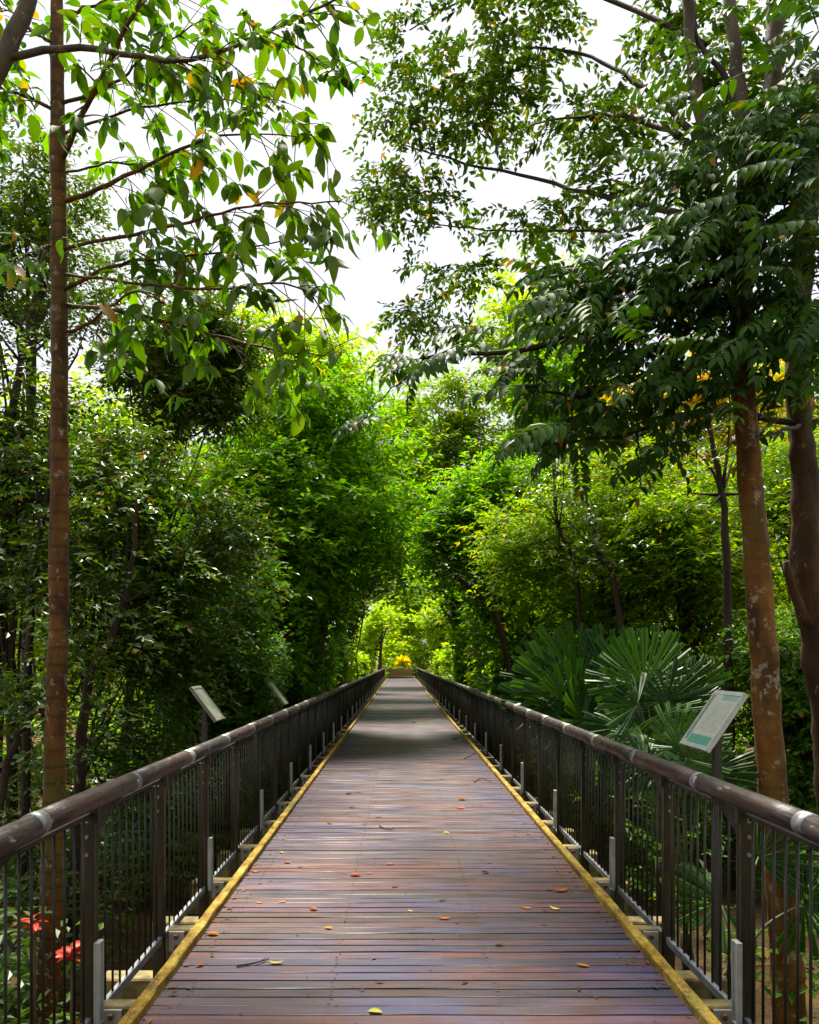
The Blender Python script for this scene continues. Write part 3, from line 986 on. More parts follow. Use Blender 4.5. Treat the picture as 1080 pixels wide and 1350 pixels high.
def leafy_branch(root, base, bud, px_pts, r0, r1, ntw, leaf, bark, twl=0.35, start=0.25, n_leaf=(3, 6)):
    pts = np.array([P(*q) for q in px_pts]) - base
    mb = MB()
    p = limb(mb, pts, r0, r1, 18, 7, 0.006)
    ntw = int(ntw * 2.3)
    for i in range(ntw):
        t = start + (1 - start) * (i + rnd.random()) / ntw
        a = p[min(int(t * (len(p) - 1)), len(p) - 1)]
        if i == ntw - 1: a = p[-1]
        tg = unit(p[-1] - p[0])
        d = tg * rnd.uniform(0.2, 1.0) + R.normal(0, 0.6, 3) + np.array([0, 0, rnd.uniform(-0.7, 0.35)])
        d = unit(d)
        L = twl * rnd.uniform(0.5, 1.4)
        e = a + d * L + np.array([0, 0, -0.15 * L])
        limb(mb, [a, (a + e) / 2 + np.array([0, 0, 0.05 * L]), e], r1 * 0.6 + 0.002, 0.0025, 6, 4)
        leaf_s = leaf * 0.84
        whorl(bud, e, d, rnd.randint(*n_leaf), leaf_s)
        if rnd.random() < 0.7:
            whorl(bud, (a + e) / 2, d, rnd.randint(1, 3), leaf)
    mb.build('branch', M[bark], root, smooth=True)


# slender reddish trunk just beyond the left railing
Ys = 6.5
base = np.array([P(62, 0, Ys)[0], Ys, GROUND - 0.1])
t1 = tag(empty('slender_tree', base), 'slender tree with straight reddish ringed trunk and large drooping leaves behind the left railing', 'tree')
mb = MB()
limb(mb, [P(60, 1395, Ys) - base, P(70, 1100, Ys) - base, P(77, 800, Ys) - base, P(79, 500, Ys) - base, P(77, 250, Ys) - base, P(75, 0, Ys) - base, P(78, -250, Ys) - base], 0.098, 0.042, 110, 20, 0.0015, 0.09)
mb.build('trunk', M['bark_slim'], t1, smooth=True)
bud = LeafBudget(290, t1, base, BIG, M['leaf_big_i'])
for a in (
    ([(78, 440, 6.5), (120, 425, 6.4), (175, 385, 6.2), (215, 400, 6.0)], 0.016, 0.006, 7, 0.20),
    ([(78, 385, 6.5), (150, 350, 6.3), (200, 342, 6.2), (270, 335, 6.1), (370, 318, 6.0)], 0.018, 0.005, 9, 0.20),
    ([(78, 268, 6.5), (150, 240, 6.4), (230, 200, 6.2), (290, 178, 6.1), (390, 180, 6.0)], 0.020, 0.005, 10, 0.20),
    ([(78, 215, 6.5), (120, 130, 6.3), (160, 50, 6.1), (195, -20, 6.0)], 0.026, 0.012, 6, 0.20),
    ([(78, 138, 6.5), (150, 112, 6.4), (185, 80, 6.3), (270, 25, 6.2)], 0.016, 0.005, 8, 0.20),
    ([(78, 180, 6.5), (140, 155, 6.6), (215, 138, 6.6), (290, 130, 6.6), (350, 150, 6.6)], 0.014, 0.004, 9, 0.19),
    ([(76, 148, 6.5), (40, 130, 6.6), (0, 118, 6.7), (-40, 130, 6.8)], 0.018, 0.008, 7, 0.20),
    ([(78, 400, 6.5), (200, 418, 6.3), (330, 455, 6.0), (425, 470, 5.8)], 0.018, 0.005, 12, 0.20),
    ([(78, 330, 6.5), (220, 300, 6.0), (340, 270, 5.7), (450, 265, 5.5)], 0.016, 0.005, 10, 0.20),
    ([(78, 360, 6.5), (250, 380, 5.9), (380, 375, 5.6), (440, 420, 5.5)], 0.014, 0.004, 9, 0.20),
    ([(78, 60, 6.5), (40, 40, 6.4), (0, 0, 6.3)], 0.014, 0.006, 6, 0.20),
    ([(78, 320, 6.5), (60, 325, 6.2), (50, 330, 6.0)], 0.010, 0.004, 3, 0.19),
    ([(78, 20, 6.5), (150, 0, 6.6), (260, -30, 6.6)], 0.016, 0.006, 7, 0.20),
    ([(78, 230, 6.5), (150, 215, 6.8), (220, 220, 7.0), (260, 200, 7.0)], 0.012, 0.004, 7, 0.18),
):
    leafy_branch(t1, base, bud, *a[:4], a[4], 'bark_slim')
bud.flush()

# tree outside the frame whose lichened bough crosses above
base = np.array([P(-190, 0, 5.4)[0], 5.4, GROUND - 0.1])
t2 = tag(empty('lichened_tree', base), 'tree whose pale lichen-spotted bough crosses the sky at the top left', 'tree')
mb = MB()
limb(mb, [np.zeros(3), P(-170, 800, 5.4) - base, P(-140, 400, 5.4) - base, P(-60, 190, 5.4) - base, P(2, 80, 5.4) - base, P(45, -20, 5.4) - base, P(80, -150, 5.4) - base], 0.13, 0.03, 30, 10, 0.005)
mb.build('trunk', M['bark_lichen'], t2, smooth=True)
bud = LeafBudget(170, t2, base, BIG, M['leaf_big_i'])
leafy_branch(t2, base, bud, [(0, 78, 5.4), (60, 66, 5.4), (110, 62, 5.4), (170, 72, 5.4), (235, 80, 5.4), (300, 65, 5.4), (350, 45, 5.4), (400, 20, 5.4), (455, -8, 5.4)], 0.026, 0.008, 12, 0.17, 'bark_lichen', 0.3, 0.25)
leafy_branch(t2, base, bud, [(330, 52, 5.4), (390, 60, 5.5), (430, 90, 5.6), (460, 110, 5.7)], 0.008, 0.003, 6, 0.17, 'bark_lichen', 0.22, 0.2)
leafy_branch(t2, base, bud, [(240, 80, 5.4), (300, 110, 5.6), (370, 140, 5.8), (430, 200, 5.9)], 0.008, 0.003, 8, 0.17, 'bark_lichen', 0.25, 0.2)
bud.flush()

# ------------------------------------------------------------------ right: spotted trunk with fine canopy
Yr = 6.3
base = np.array([P(1045, 0, Yr)[0], Yr, GROUND - 0.1])
t3 = tag(empty('spotted_tree', base), 'thick brown trunk blotched with pale lichen right of the information panel', 'tree')
mb = MB()
limb(mb, [P(1046, 1420, Yr) - base, P(1032, 1200, Yr) - base, P(1016, 1000, Yr) - base, P(1003, 800, Yr) - base, P(990, 640, Yr) - base, P(980, 500, Yr) - base, P(978, 340, Yr + 0.1) - base], 0.126, 0.078, 110, 22, 0.0015, 0.08)
mb.build('trunk', M['bark_spot'], t3, smooth=True)
for pts, r0, r1 in (
    ([(978, 350, 6.4), (983, 200, 6.6), (968, 60, 6.8), (955, -80, 7.0)], 0.070, 0.045),
    ([(976, 360, 6.4), (935, 220, 6.7), (914, 80, 7.0), (902, -60, 7.2)], 0.070, 0.045),
    ([(980, 345, 6.4), (1012, 200, 6.5), (1020, 60, 6.7), (1025, -100, 6.9)], 0.085, 0.065),
    ([(985, 215, 6.6), (960, 110, 6.8), (925, 60, 7.0), (900, 0, 7.3)], 0.03, 0.02),
    ([(930, 200, 6.8), (860, 165, 7.4), (790, 150, 8.2), (700, 165, 9.0)], 0.028, 0.010),
    ([(930, 190, 6.8), (840, 110, 7.6), (760, 70, 8.4), (650, 60, 9.0)], 0.03, 0.010),
    ([(950, 290, 6.6), (850, 270, 7.4), (760, 250, 8.4), (680, 230, 9.0), (600, 212, 9.3), (530, 190, 9.6)], 0.035, 0.008),
    ([(800, 305, 8.0), (700, 305, 8.8), (600, 300, 9.3), (520, 290, 9.6)], 0.016, 0.006),
    ([(930, 60, 7.0), (800, 0, 8.0), (640, -10, 8.8), (540, 40, 9.3)], 0.03, 0.008),
    ([(985, 210, 6.6), (1000, 150, 6.9), (1040, 90, 7.4), (1080, 40, 7.8)], 0.03, 0.010),
):
    b = MB(); limb(b, [P(*q) - base for q in pts], r0, r1, 18, 8, 0.008); b.build('branch', M['bark_grey'] if r0 > 0.05 else M['bark_dark'], t3, smooth=True)
fine = []
for x, y, rx, ry, Y in ((560, 55, 62, 50, 9.3), (655, 80, 90, 66, 9), (750, 50, 90, 60, 8.6), (840, 50, 66, 55, 8), (540, 130, 46, 34, 9.5), (620, 165, 60, 24, 9.2),
                        (530, 210, 55, 50, 9.5), (720, 150, 80, 40, 8.8), (800, 170, 55, 50, 8.2), (560, 285, 55, 26, 9.4), (700, 292, 50, 14, 8.8), (790, 250, 56, 40, 8.2),
                        (600, 360, 42, 16, 9.4), (550, 415, 30, 14, 9.4), (870, 140, 44, 60, 7.8), (1000, 40, 60, 50, 7.6), (905, 10, 50, 40, 7.6), (1060, 130, 40, 60, 7.6), (960, 130, 30, 40, 7.4), (610, 10, 80, 30, 9.0),
                        (500, 250, 26, 40, 9.6), (640, 130, 70, 30, 9), (880, 220, 40, 40, 7.6), (590, 100, 50, 40, 9.2), (690, 20, 80, 35, 8.8), (780, 100, 60, 40, 8.5)):
    q = Y / FPX
    for _ in range(3):
        c = P(x + rnd.uniform(-0.5, 0.5) * rx, y + rnd.uniform(-0.5, 0.5) * ry, Y + rnd.uniform(-0.5, 0.5)) - base
        fine.append((c, np.array([rx * q * 0.6, rx * q * 0.6, ry * q * 0.55])))
foliage('crown', fine, 13, 13, 0.36, 0.080, 0.42, M['leaf_fine'], t3, '2', 0.35, 0.6, 0.0, hollow=-1.9)

# ------------------------------------------------------------------ right: dark trunk at the edge, pinnate foliage
def pinnate_mesh(npair, droop, L=1.0):
    n = npair
    m = MB()
    t = np.linspace(0, 1, 9)
    rx_ = np.stack([t * (1 - 0.2 * droop * t), np.zeros(9), -droop * t ** 1.8 * 0.6], 1)
    m.tube(rx_, np.linspace(0.008, 0.003, 9), 4)
    pos, d, nr, ln = [], [], [], []
    for i in range(n):
        tt = 0.18 + 0.80 * i / (n - 1)
        p = np.array([tt * (1 - 0.2 * droop * tt), 0, -droop * tt ** 1.8 * 0.6])
        for sg in (-1, 1):
            pos.append(p); d.append([0.55 + rnd.gauss(0, 0.1), sg * 0.9, -0.55 + rnd.gauss(0, 0.15)])
            nr.append([0.25 + rnd.gauss(0, 0.12), sg * 0.35, 1.0]); ln.append(0.27 * (0.75 + 0.35 * math.sin(math.pi * (0.15 + 0.8 * tt))) * rnd.uniform(0.9, 1.1))
    pos.append(rx_[-1]); d.append([0.9, 0, -0.6]); nr.append([0.4, 0, 1]); ln.append(0.26)
    ln = np.array(ln)
    v, f = leaf_arrays(np.array(pos), np.array(d, float), np.array(nr, float), ln, ln * 0.40 * 1.15, '8')
    m.add(v, f3=f[0], f4=f[1])
    me = m.mesh('leaf', True)
    me.materials.append(M['leaf_pinnate'])
    return me


PIN = [pinnate_mesh(n, d) for n, d in ((6, 0.3), (7, 0.5), (5, 0.4), (6, 0.7), (7, 0.25), (5, 0.9))]
Yd = 7.2
base = np.array([P(1110, 0, Yd)[0], Yd, GROUND - 0.1])
t4 = tag(empty('pinnate_tree', base), 'dark trunk at the right edge carrying heavy dark drooping feathered foliage', 'tree')
mb = MB()
limb(mb, [P(1112, 1320, Yd) - base, P(1095, 1000, Yd) - base, P(1078, 860, Yd) - base, P(1064, 750, Yd) - base, P(1060, 620, Yd) - base, P(1052, 500, Yd) - base, P(1060, 330, Yd) - base, P(1075, 100, Yd) - base], 0.15, 0.085, 90, 18, 0.003, 0.14)
limb(mb, [P(1082, 850, Yd) - base, P(1052, 795, Yd - 0.1) - base, P(1036, 740, Yd - 0.15) - base], 0.06, 0.03, 9, 10, 0.006)
mb.build('trunk', M['bark_brown'], t4, smooth=True)
for pts, r0, r1 in (
    ([(1055, 480, 7.2), (960, 400, 6.8), (840, 420, 6.5), (700, 460, 6.3), (600, 465, 6.2), (525, 480, 6.1)], 0.05, 0.008),
    ([(1056, 560, 7.2), (940, 540, 6.8), (830, 570, 6.5), (690, 590, 6.3)], 0.035, 0.008),
    ([(1060, 400, 7.2), (960, 280, 6.6), (860, 310, 6.3), (760, 380, 6.2)], 0.045, 0.010),
    ([(1065, 300, 7.2), (1000, 180, 6.7), (940, 200, 6.4)], 0.035, 0.010),
    ([(1056, 520, 7.2), (900, 480, 6.6), (780, 520, 6.4), (690, 510, 6.3)], 0.035, 0.008),
    ([(840, 565, 6.5), (840, 600, 6.4), (845, 640, 6.3)], 0.012, 0.006),
    ([(600, 465, 6.2), (520, 510, 6.0), (470, 560, 5.9)], 0.008, 0.004),
    ([(1058, 560, 7.2), (1020, 570, 6.3), (990, 580, 5.9)], 0.02, 0.006),
):
    b = MB(); limb(b, [P(*q) - base for q in pts], r0, r1, 18, 7, 0.01); b.build('branch', M['bark_dark'], t4, smooth=True)
bud = LeafBudget(295, t4, base, PIN, M['leaf_pinnate_i'])
for x, y, rx, ry, n in ((980, 260, 100, 80, 76), (1050, 340, 50, 110, 46), (880, 320, 90, 60, 50), (960, 410, 110, 70, 82), (820, 400, 90, 50, 62), (755, 420, 55, 45, 30),
                        (850, 490, 85, 50, 62), (780, 540, 55, 40, 26), (900, 550, 55, 40, 26), (700, 592, 38, 16, 11), (690, 505, 32, 26, 13), (620, 465, 30, 16, 9), (530, 492, 26, 16, 9),
                        (842, 625, 20, 26, 7), (462, 570, 22, 10, 4), (985, 590, 26, 14, 5), (1040, 470, 45, 50, 28), (1000, 185, 70, 40, 30), (1055, 60, 30, 60, 16), (730, 385, 40, 24, 12), (900, 440, 120, 60, 50), (940, 330, 110, 80, 50), (1060, 210, 30, 60, 20), (1065, 450, 20, 60, 16), (1020, 530, 50, 30, 12), (900, 600, 30, 20, 6), (760, 590, 40, 24, 10), (930, 90, 60, 60, 14), (1040, 130, 40, 50, 16), (880, 230, 40, 30, 10)):
    for _ in range(n):
        a = rnd.uniform(0, 2 * math.pi); q = rnd.random() ** 0.5
        Y = 6.3 + rnd.gauss(0, 0.42) + (0.35 if rnd.random() < 0.35 else 0)
        p = P(x + 20 + rx * q * math.cos(a), y - 20 + ry * q * math.sin(a), Y) - base
        d = np.array([-0.75 + rnd.gauss(0, 0.55), -0.55 + rnd.gauss(0, 0.5), -0.15 + rnd.gauss(0, 0.3)])
        bud.put(p, d, np.array([0, -0.25, 1.0]) + R.normal(0, 0.2, 3), rnd.uniform(0.34, 0.56))
bud.flush(mass='inner_leaves')

# ------------------------------------------------------------------ trees on the left, near to far
tree('glossy_tree', 'dark small-leaved tree with leaning stem right of the slender trunk', 195, 760, 10.0, 120, 200, 'bark_dark', 'leaf_gloss', 30, 0.36, 75, 9, 0.34, 0.075, 0.42, base_px=110, tr=0.07, shell=0.6)
tree('glossy_tree', 'dark small-leaved tree filling the left edge behind the slender trunk', 25, 700, 11.0, 90, 230, 'bark_dark', 'leaf_gloss', 18, 0.32, 55, 9, 0.36, 0.08, 0.42, base_px=20, tr=0.09, shell=0.6)
tree('tall_tree', 'tall dark fine-leaved tree against the sky at the upper left', 60, 330, 13.0, 130, 130, 'bark_dark', 'leaf_gloss', 15, 0.36, 60, 9, 0.40, 0.085, 0.42, base_px=35, tr=0.11, shell=0.6, skirt=0, extra=((120, 420, 40), (30, 480, 40)))
tree('tall_tree', 'dark dense crown just left of the bright green bushy tree', 225, 490, 13.0, 95, 90, 'bark_dark', 'leaf_gloss', 18, 0.38, 75, 9, 0.40, 0.085, 0.42, base_px=150, tr=0.10, shell=0.55)
tree('bushy_tree', 'bright green bushy tree with yellow-green top left of the boardwalk', 385, 690, 18.0, 125, 190, 'bark_dark', 'leaf_mid', 34, 0.34, 110, 9, 0.55, 0.125, 0.42, base_px=350, tr=0.16, extra=((430, 540, 55), (330, 560, 60), (300, 640, 60), (450, 620, 50)))
tree('shady_tree', 'deep green tree leaning over the far railing left of the vanishing point', 468, 690, 27.0, 52, 130, 'bark_dark', 'leaf_dark', 22, 0.46, 80, 9, 0.65, 0.16, 0.42, base_px=415, tr=0.18)
tree('lime_tree', 'pale lime crown peeking above the bushy tree under the sky', 385, 500, 34.0, 110, 60, 'bark_grey', 'leaf_lime', 18, 0.5, 60, 9, 0.9, 0.22, 0.42, base_px=380, tr=0.2)
tree('understorey_tree', 'dark leafy tree low behind the nearer left panel', 300, 850, 12.5, 105, 110, 'bark_dark', 'leaf_dark', 24, 0.40, 70, 9, 0.42, 0.10, 0.42, tr=0.08)
tree('understorey_tree', 'deep green tree behind the farther left panel', 400, 820, 20.0, 70, 90, 'bark_dark', 'leaf_dark', 18, 0.44, 70, 9, 0.55, 0.13, 0.42, tr=0.1)
tree('sunlit_tree', 'sunlit yellow-green tree glimpsed between stems at the left edge', 60, 690, 27.0, 160, 220, 'bark_grey', 'leaf_lime', 26, 0.38, 60, 9, 0.9, 0.19, 0.42, tr=0.2)
tree('sunlit_tree', 'sunlit olive tree behind the dark stems left of the bushy tree', 240, 670, 31.0, 120, 190, 'bark_grey', 'leaf_olive', 24, 0.4, 55, 9, 0.9, 0.21, 0.42, tr=0.2)

# thin leaning stems between the left trees
def stem(label, pts, r0, r1, grp='thin leaning stems on the left'):
    base = P(*pts[0]); base[2] = GROUND - 0.05
    r = tag(empty('young_tree', base), label, 'tree', grp)
    m = MB(); pp = [P(*q) - base for q in pts]
    p = limb(m, [np.zeros(3)] + pp[1:], r0, r1, 20, 7, 0.012); m.build('trunk', M['bark_dark'], r, smooth=True)
    bl = [(p[i] + R.normal(0, 0.25, 3), np.array([0.4, 0.4, 0.3])) for i in range(9, 20, 1)]
    for c, q in bl[::2]:
        b = MB(); limb(b, [p[12], (p[12] + c) / 2 + R.normal(0, 0.05, 3), c], r1, 0.004, 6, 5); b.build('branch', M['bark_dark'], r, smooth=True)
    foliage('crown', bl, 14, 8, 0.3, 0.07, 0.42, M['leaf_gloss'], r)


stem('thin dark stem leaning right between slender trunk and nearer left panel', [(95, 1080, 8.6), (110, 930, 8.6), (145, 840, 8.6), (170, 760, 8.7), (185, 640, 8.8)], 0.065, 0.02)
stem('thin dark forked stem just left of the slender trunk', [(30, 1040, 9.5), (40, 830, 9.5), (50, 720, 9.5), (65, 640, 9.5), (70, 520, 9.6)], 0.055, 0.02)
stem('thin dark stem leaning right out of the left edge low down', [(-30, 1120, 8.0), (10, 1010, 8.0), (40, 950, 8.0), (62, 900, 8.1), (90, 800, 8.3)], 0.045, 0.015)
stem('slim upright stem hugging the left edge of the picture', [(-10, 1040, 11), (5, 760, 11), (15, 560, 11), (40, 420, 11), (60, 330, 11)], 0.09, 0.025)

STEM_R = [
    ('thin dark stem leaning left towards the gap behind the fan palms', [(700, 900, 17.5), (660, 830, 17.5), (625, 780, 17.5), (585, 745, 17.5)], 0.09, 0.03),
    ('thin dark stem slanting up left just above the tallest fan palm', [(840, 880, 12.6), (815, 790, 12.6), (790, 730, 12.6), (770, 640, 12.8)], 0.07, 0.02),
    ('orange-brown slim stem just left of the spotted trunk', [(965, 900, 11.0), (958, 760, 11.0), (950, 640, 11.0), (930, 540, 11.0)], 0.07, 0.03),
    ('thin pale stem crossing behind the palms near the layered trees', [(770, 890, 13.5), (762, 780, 13.5), (735, 690, 13.5), (730, 600, 13.6)], 0.05, 0.02)]

# ------------------------------------------------------------------ trees on the right
tree('layered_tree', 'yellow-green tree with layered sprays behind the fan palms', 800, 715, 15.0, 130, 115, 'bark_dark', 'leaf_olive', 36, 0.36, 90, 9, 0.5, 0.10, 0.40, base_px=780, tr=0.12, up=0.0)
tree('layered_tree', 'green layered tree overhanging the right railing in mid distance', 655, 715, 19.0, 90, 110, 'bark_dark', 'leaf_mid', 30, 0.38, 90, 9, 0.55, 0.12, 0.40, base_px=720, tr=0.13, extra=((610, 750, 45), (600, 690, 40), (640, 640, 45)))
tree('greyish_tree', 'greyish green twiggy tree right of the sky gap', 580, 600, 30.0, 72, 110, 'bark_grey', 'leaf_olive', 24, 0.4, 70, 9, 0.8, 0.17, 0.40, base_px=665, tr=0.18)
tree('golden_tree', 'tall yellow-green tree behind the dark feathered foliage', 715, 470, 33.0, 75, 130, 'bark_grey', 'leaf_lime', 24, 0.42, 60, 9, 0.9, 0.20, 0.42, base_px=720, tr=0.2)
tree('shady_tree', 'dull green tree between the palms and the spotted trunk', 905, 760, 13.0, 80, 110, 'bark_dark', 'leaf_olive', 26, 0.40, 70, 9, 0.42, 0.085, 0.42, tr=0.09)
tree('feathery_tree', 'feathery light green tree between the spotted and the dark trunk', 1045, 690, 14.0, 60, 150, 'bark_grey', 'leaf_olive', 24, 0.40, 70, 9, 0.5, 0.085, 0.30, tr=0.09, droop=0.5)
tree('understorey_tree', 'dark leafy tree low behind the dark right edge trunk', 1050, 900, 11.0, 90, 110, 'bark_dark', 'leaf_dark', 20, 0.40, 60, 9, 0.4, 0.09, 0.42, tr=0.07)
tree('sunlit_tree', 'sunlit tree showing orange leaves beyond the spotted trunk', 915, 590, 26.0, 130, 130, 'bark_grey', 'leaf_orange', 22, 0.4, 60, 9, 0.8, 0.17, 0.42, tr=0.2)
tree('sunlit_tree', 'tall pale tree glimpsed at the right edge behind the trunks', 1050, 600, 30.0, 110, 210, 'bark_grey', 'leaf_lime', 24, 0.38, 55, 9, 0.9, 0.20, 0.42, tr=0.2)
tree('sunlit_tree', 'sunlit green tree behind the layered trees on the right', 760, 640, 29.0, 110, 170, 'bark_grey', 'leaf_mid', 26, 0.4, 60, 9, 0.9, 0.19, 0.42, tr=0.2)

for a in STEM_R: stem(*a, 'thin stems behind the fan palms')

# ------------------------------------------------------------------ far trees towards the end
tree('forest_tree', 'dark far tree with hanging twigs left of the bright gap', 490, 800, 42.0, 26, 62, 'bark_dark', 'leaf_gloss', 14, 0.5, 60, 9, 0.8, 0.24, 0.36, base_px=432, tr=0.16, droop=0.6)
tree('forest_tree', 'dark far tree arching over the gap from the right', 590, 770, 40.0, 36, 62, 'bark_dark', 'leaf_dark', 14, 0.5, 60, 9, 0.8, 0.22, 0.4, base_px=655, tr=0.2)
tree('forest_tree', 'deep green crown closing the avenue above the bright gap', 525, 685, 52.0, 38, 48, 'bark_dark', 'leaf_dark', 16, 0.45, 70, 9, 1.1, 0.30, 0.42, base_px=425, tr=0.25)
tree('forest_tree', 'mid green crown closing the middle just below the sky gap', 510, 615, 38.0, 52, 70, 'bark_dark', 'leaf_mid', 20, 0.45, 70, 9, 0.9, 0.22, 0.42, base_px=415, tr=0.2, skirt=0)
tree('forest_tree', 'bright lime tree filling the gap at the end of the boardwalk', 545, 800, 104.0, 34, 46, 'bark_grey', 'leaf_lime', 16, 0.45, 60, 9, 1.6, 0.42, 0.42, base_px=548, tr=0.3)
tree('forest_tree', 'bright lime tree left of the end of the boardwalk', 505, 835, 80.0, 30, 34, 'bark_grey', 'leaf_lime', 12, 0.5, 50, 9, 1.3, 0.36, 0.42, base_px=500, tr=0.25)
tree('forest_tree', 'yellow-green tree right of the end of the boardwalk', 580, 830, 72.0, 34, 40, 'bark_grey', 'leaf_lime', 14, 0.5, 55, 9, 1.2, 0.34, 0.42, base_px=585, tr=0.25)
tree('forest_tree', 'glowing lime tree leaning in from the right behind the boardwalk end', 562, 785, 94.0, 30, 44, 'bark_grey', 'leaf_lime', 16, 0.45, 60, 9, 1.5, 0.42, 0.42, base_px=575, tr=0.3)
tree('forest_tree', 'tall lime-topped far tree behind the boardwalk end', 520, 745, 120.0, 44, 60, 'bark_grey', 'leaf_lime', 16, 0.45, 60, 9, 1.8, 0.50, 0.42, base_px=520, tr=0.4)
tree('leafy_shrub', 'yellow-green shrub crowding the far left railing', 470, 875, 40.0, 22, 20, 'bark_dark', 'leaf_lime', 9, 0.5, 50, 9, 0.6, 0.18, 0.40, tr=0.06, cat='shrub')
tree('leafy_shrub', 'lush green shrub crowding the far right railing', 605, 870, 40.0, 26, 22, 'bark_dark', 'leaf_mid', 9, 0.5, 50, 9, 0.6, 0.18, 0.40, tr=0.06, cat='shrub')

def wall_tree(s, x, y, zc, rx, rz, lm, label, leaf):
    px, py, q = VX + FPX * s * x / y, VY - FPX * (zc - CAM_H) / y, FPX / y
    tree('leafy_tree', label, px, py, y, rx * q, rz * q, 'bark_dark', lm, 20, 0.42, 60, 8, 0.5, leaf, 0.42, tr=0.07, skirt=8, dry=2.2, group='trees lining the far railings')


for s, side in ((-1, 'left'), (1, 'right')):
    for i, (y, nm) in enumerate(zip((20, 25, 31, 38, 46, 55, 65), ('nearest', 'second', 'third', 'fourth', 'fifth', 'sixth', 'farthest'))):
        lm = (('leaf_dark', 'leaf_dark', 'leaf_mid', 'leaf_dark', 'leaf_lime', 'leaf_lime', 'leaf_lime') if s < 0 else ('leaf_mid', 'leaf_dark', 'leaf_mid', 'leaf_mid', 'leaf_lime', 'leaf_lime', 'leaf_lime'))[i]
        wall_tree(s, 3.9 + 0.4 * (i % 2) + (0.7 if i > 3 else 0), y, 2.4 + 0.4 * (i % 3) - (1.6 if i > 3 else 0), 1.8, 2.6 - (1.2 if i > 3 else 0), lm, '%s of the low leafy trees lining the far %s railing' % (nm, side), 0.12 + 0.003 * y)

# golden star-shaped plant and two dark shrubs at the end
def star_plant(px, py, Y, rad, n):
    c = P(px, py, Y)
    r = tag(empty('golden_plant', (c[0], Y, -0.25)), 'golden yellow star-shaped plant behind the barrier at the boardwalk end', 'plant')
    for i in range(n):
        a = math.pi * (-0.12 + 1.24 * i / (n - 1)); tl = rnd.uniform(-1.0, 1.0)
        d = np.array([math.cos(a), tl, math.sin(a)])
        L = rad * rnd.uniform(0.8, 1.15)
        t = np.linspace(0, 1, 6)
        w = np.array([0.05, 0.13, 0.17, 0.16, 0.10, 0.01]) * rad * 0.9
        sd = unit(np.cross(d, np.array([0, 1.0, 0.2])))
        m = MB(); v = []
        org = np.array([0, 0, c[2] + 0.25])
        for k in range(6):
            q = org + d * L * t[k] + np.array([0, 0, -0.15 * L * t[k] ** 2])
            v += [q - sd * w[k], q + np.array([0, -0.04, 0.0]), q + sd * w[k]]
        m.add(v, f4=[[k * 3 + j, (k + 1) * 3 + j, (k + 1) * 3 + j + 1, k * 3 + j + 1] for k in range(5) for j in range(2)])
        m.build('leaf', M['leaf_gold'], r, smooth=True)
    m = MB(); limb(m, [[0, 0, -0.1], [0, 0, c[2] + 0.3]], 0.09, 0.05); m.build('stem', M['bark_grey'], r)


star_plant(531, 874, 83.5, 1.05, 27)
for px, lb in ((517, 'small dark shrub left of the golden plant at the boardwalk end'), (544, 'small dark shrub right of the golden plant at the boardwalk end')):
    c = P(px, 874, 84.5)
    r = tag(empty('dark_shrub', (c[0], 84.5, -0.3)), lb, 'shrub', 'dark shrubs at the boardwalk end')
    foliage('crown', [(np.array([rnd.uniform(-0.3, 0.3), 0, 0.3 + 0.3 * q]), np.array([0.5, 0.4, 0.4])) for q in range(4)], 60, 7, 0.3, 0.14, 0.4, M['leaf_gloss'], r)
    m = MB(); limb(m, [[0, 0, -0.1], [0, 0, 1.0]], 0.05, 0.03); m.build('stem', M['bark_dark'], r)

# ------------------------------------------------------------------ fan palms on the right
def fan_mesh(nseg, spread, seed):
    """fan leaf of radius 1 in the xz-plane opening along +x: pleated wedges with blunt ends"""
    rg = np.random.default_rng(seed)
    m = MB()
    edges = np.linspace(-spread, spread, nseg + 1)
    for i in range(nseg):
        gap = rg.uniform(0.10, 0.24)
        a0 = edges[i] + (edges[i + 1] - edges[i]) * gap
        a1 = edges[i + 1] - (edges[i + 1] - edges[i]) * gap
        npl = 4
        L = rg.uniform(0.78, 1.06) * (1 - 0.12 * abs(edges[i]) / spread)
        bend = rg.uniform(0.0, 0.22)
        tw = rg.normal(0, 0.07)
        v = []
        rows = (0.04, 0.4, 0.75, 1.0)
        for rr in rows:
            for q in range(npl + 1):
                aa = (edges[i] + edges[i + 1]) / 2 + ((a0 - a1) * (0.5 - q / npl)) * (0.85 if rr > 0.9 else 1.0)
                rl = rr * L * (1 - (0.04 if (q % 2 and rr > 0.9) else 0))
                zz = -bend * rr ** 2 + (0.016 if q % 2 else -0.016) * rr + tw * rr * (q / npl - 0.5) + 0.10 * math.cos(aa) * rr
                v.append([rl * math.cos(aa), rl * math.sin(aa), zz])
        k = npl + 1
        f = [[a * k + q, (a + 1) * k + q, (a + 1) * k + q + 1, a * k + q + 1] for a in range(3) for q in range(npl)]
        m.add(v, f4=f)
    me = m.mesh('frond')
    me.materials.append(M['palm'])
    return me


FANS = [fan_mesh(17, 1.9, 1), fan_mesh(19, 2.1, 2), fan_mesh(14, 1.6, 3), fan_mesh(20, 2.3, 4), fan_mesh(22, 2.6, 5)]


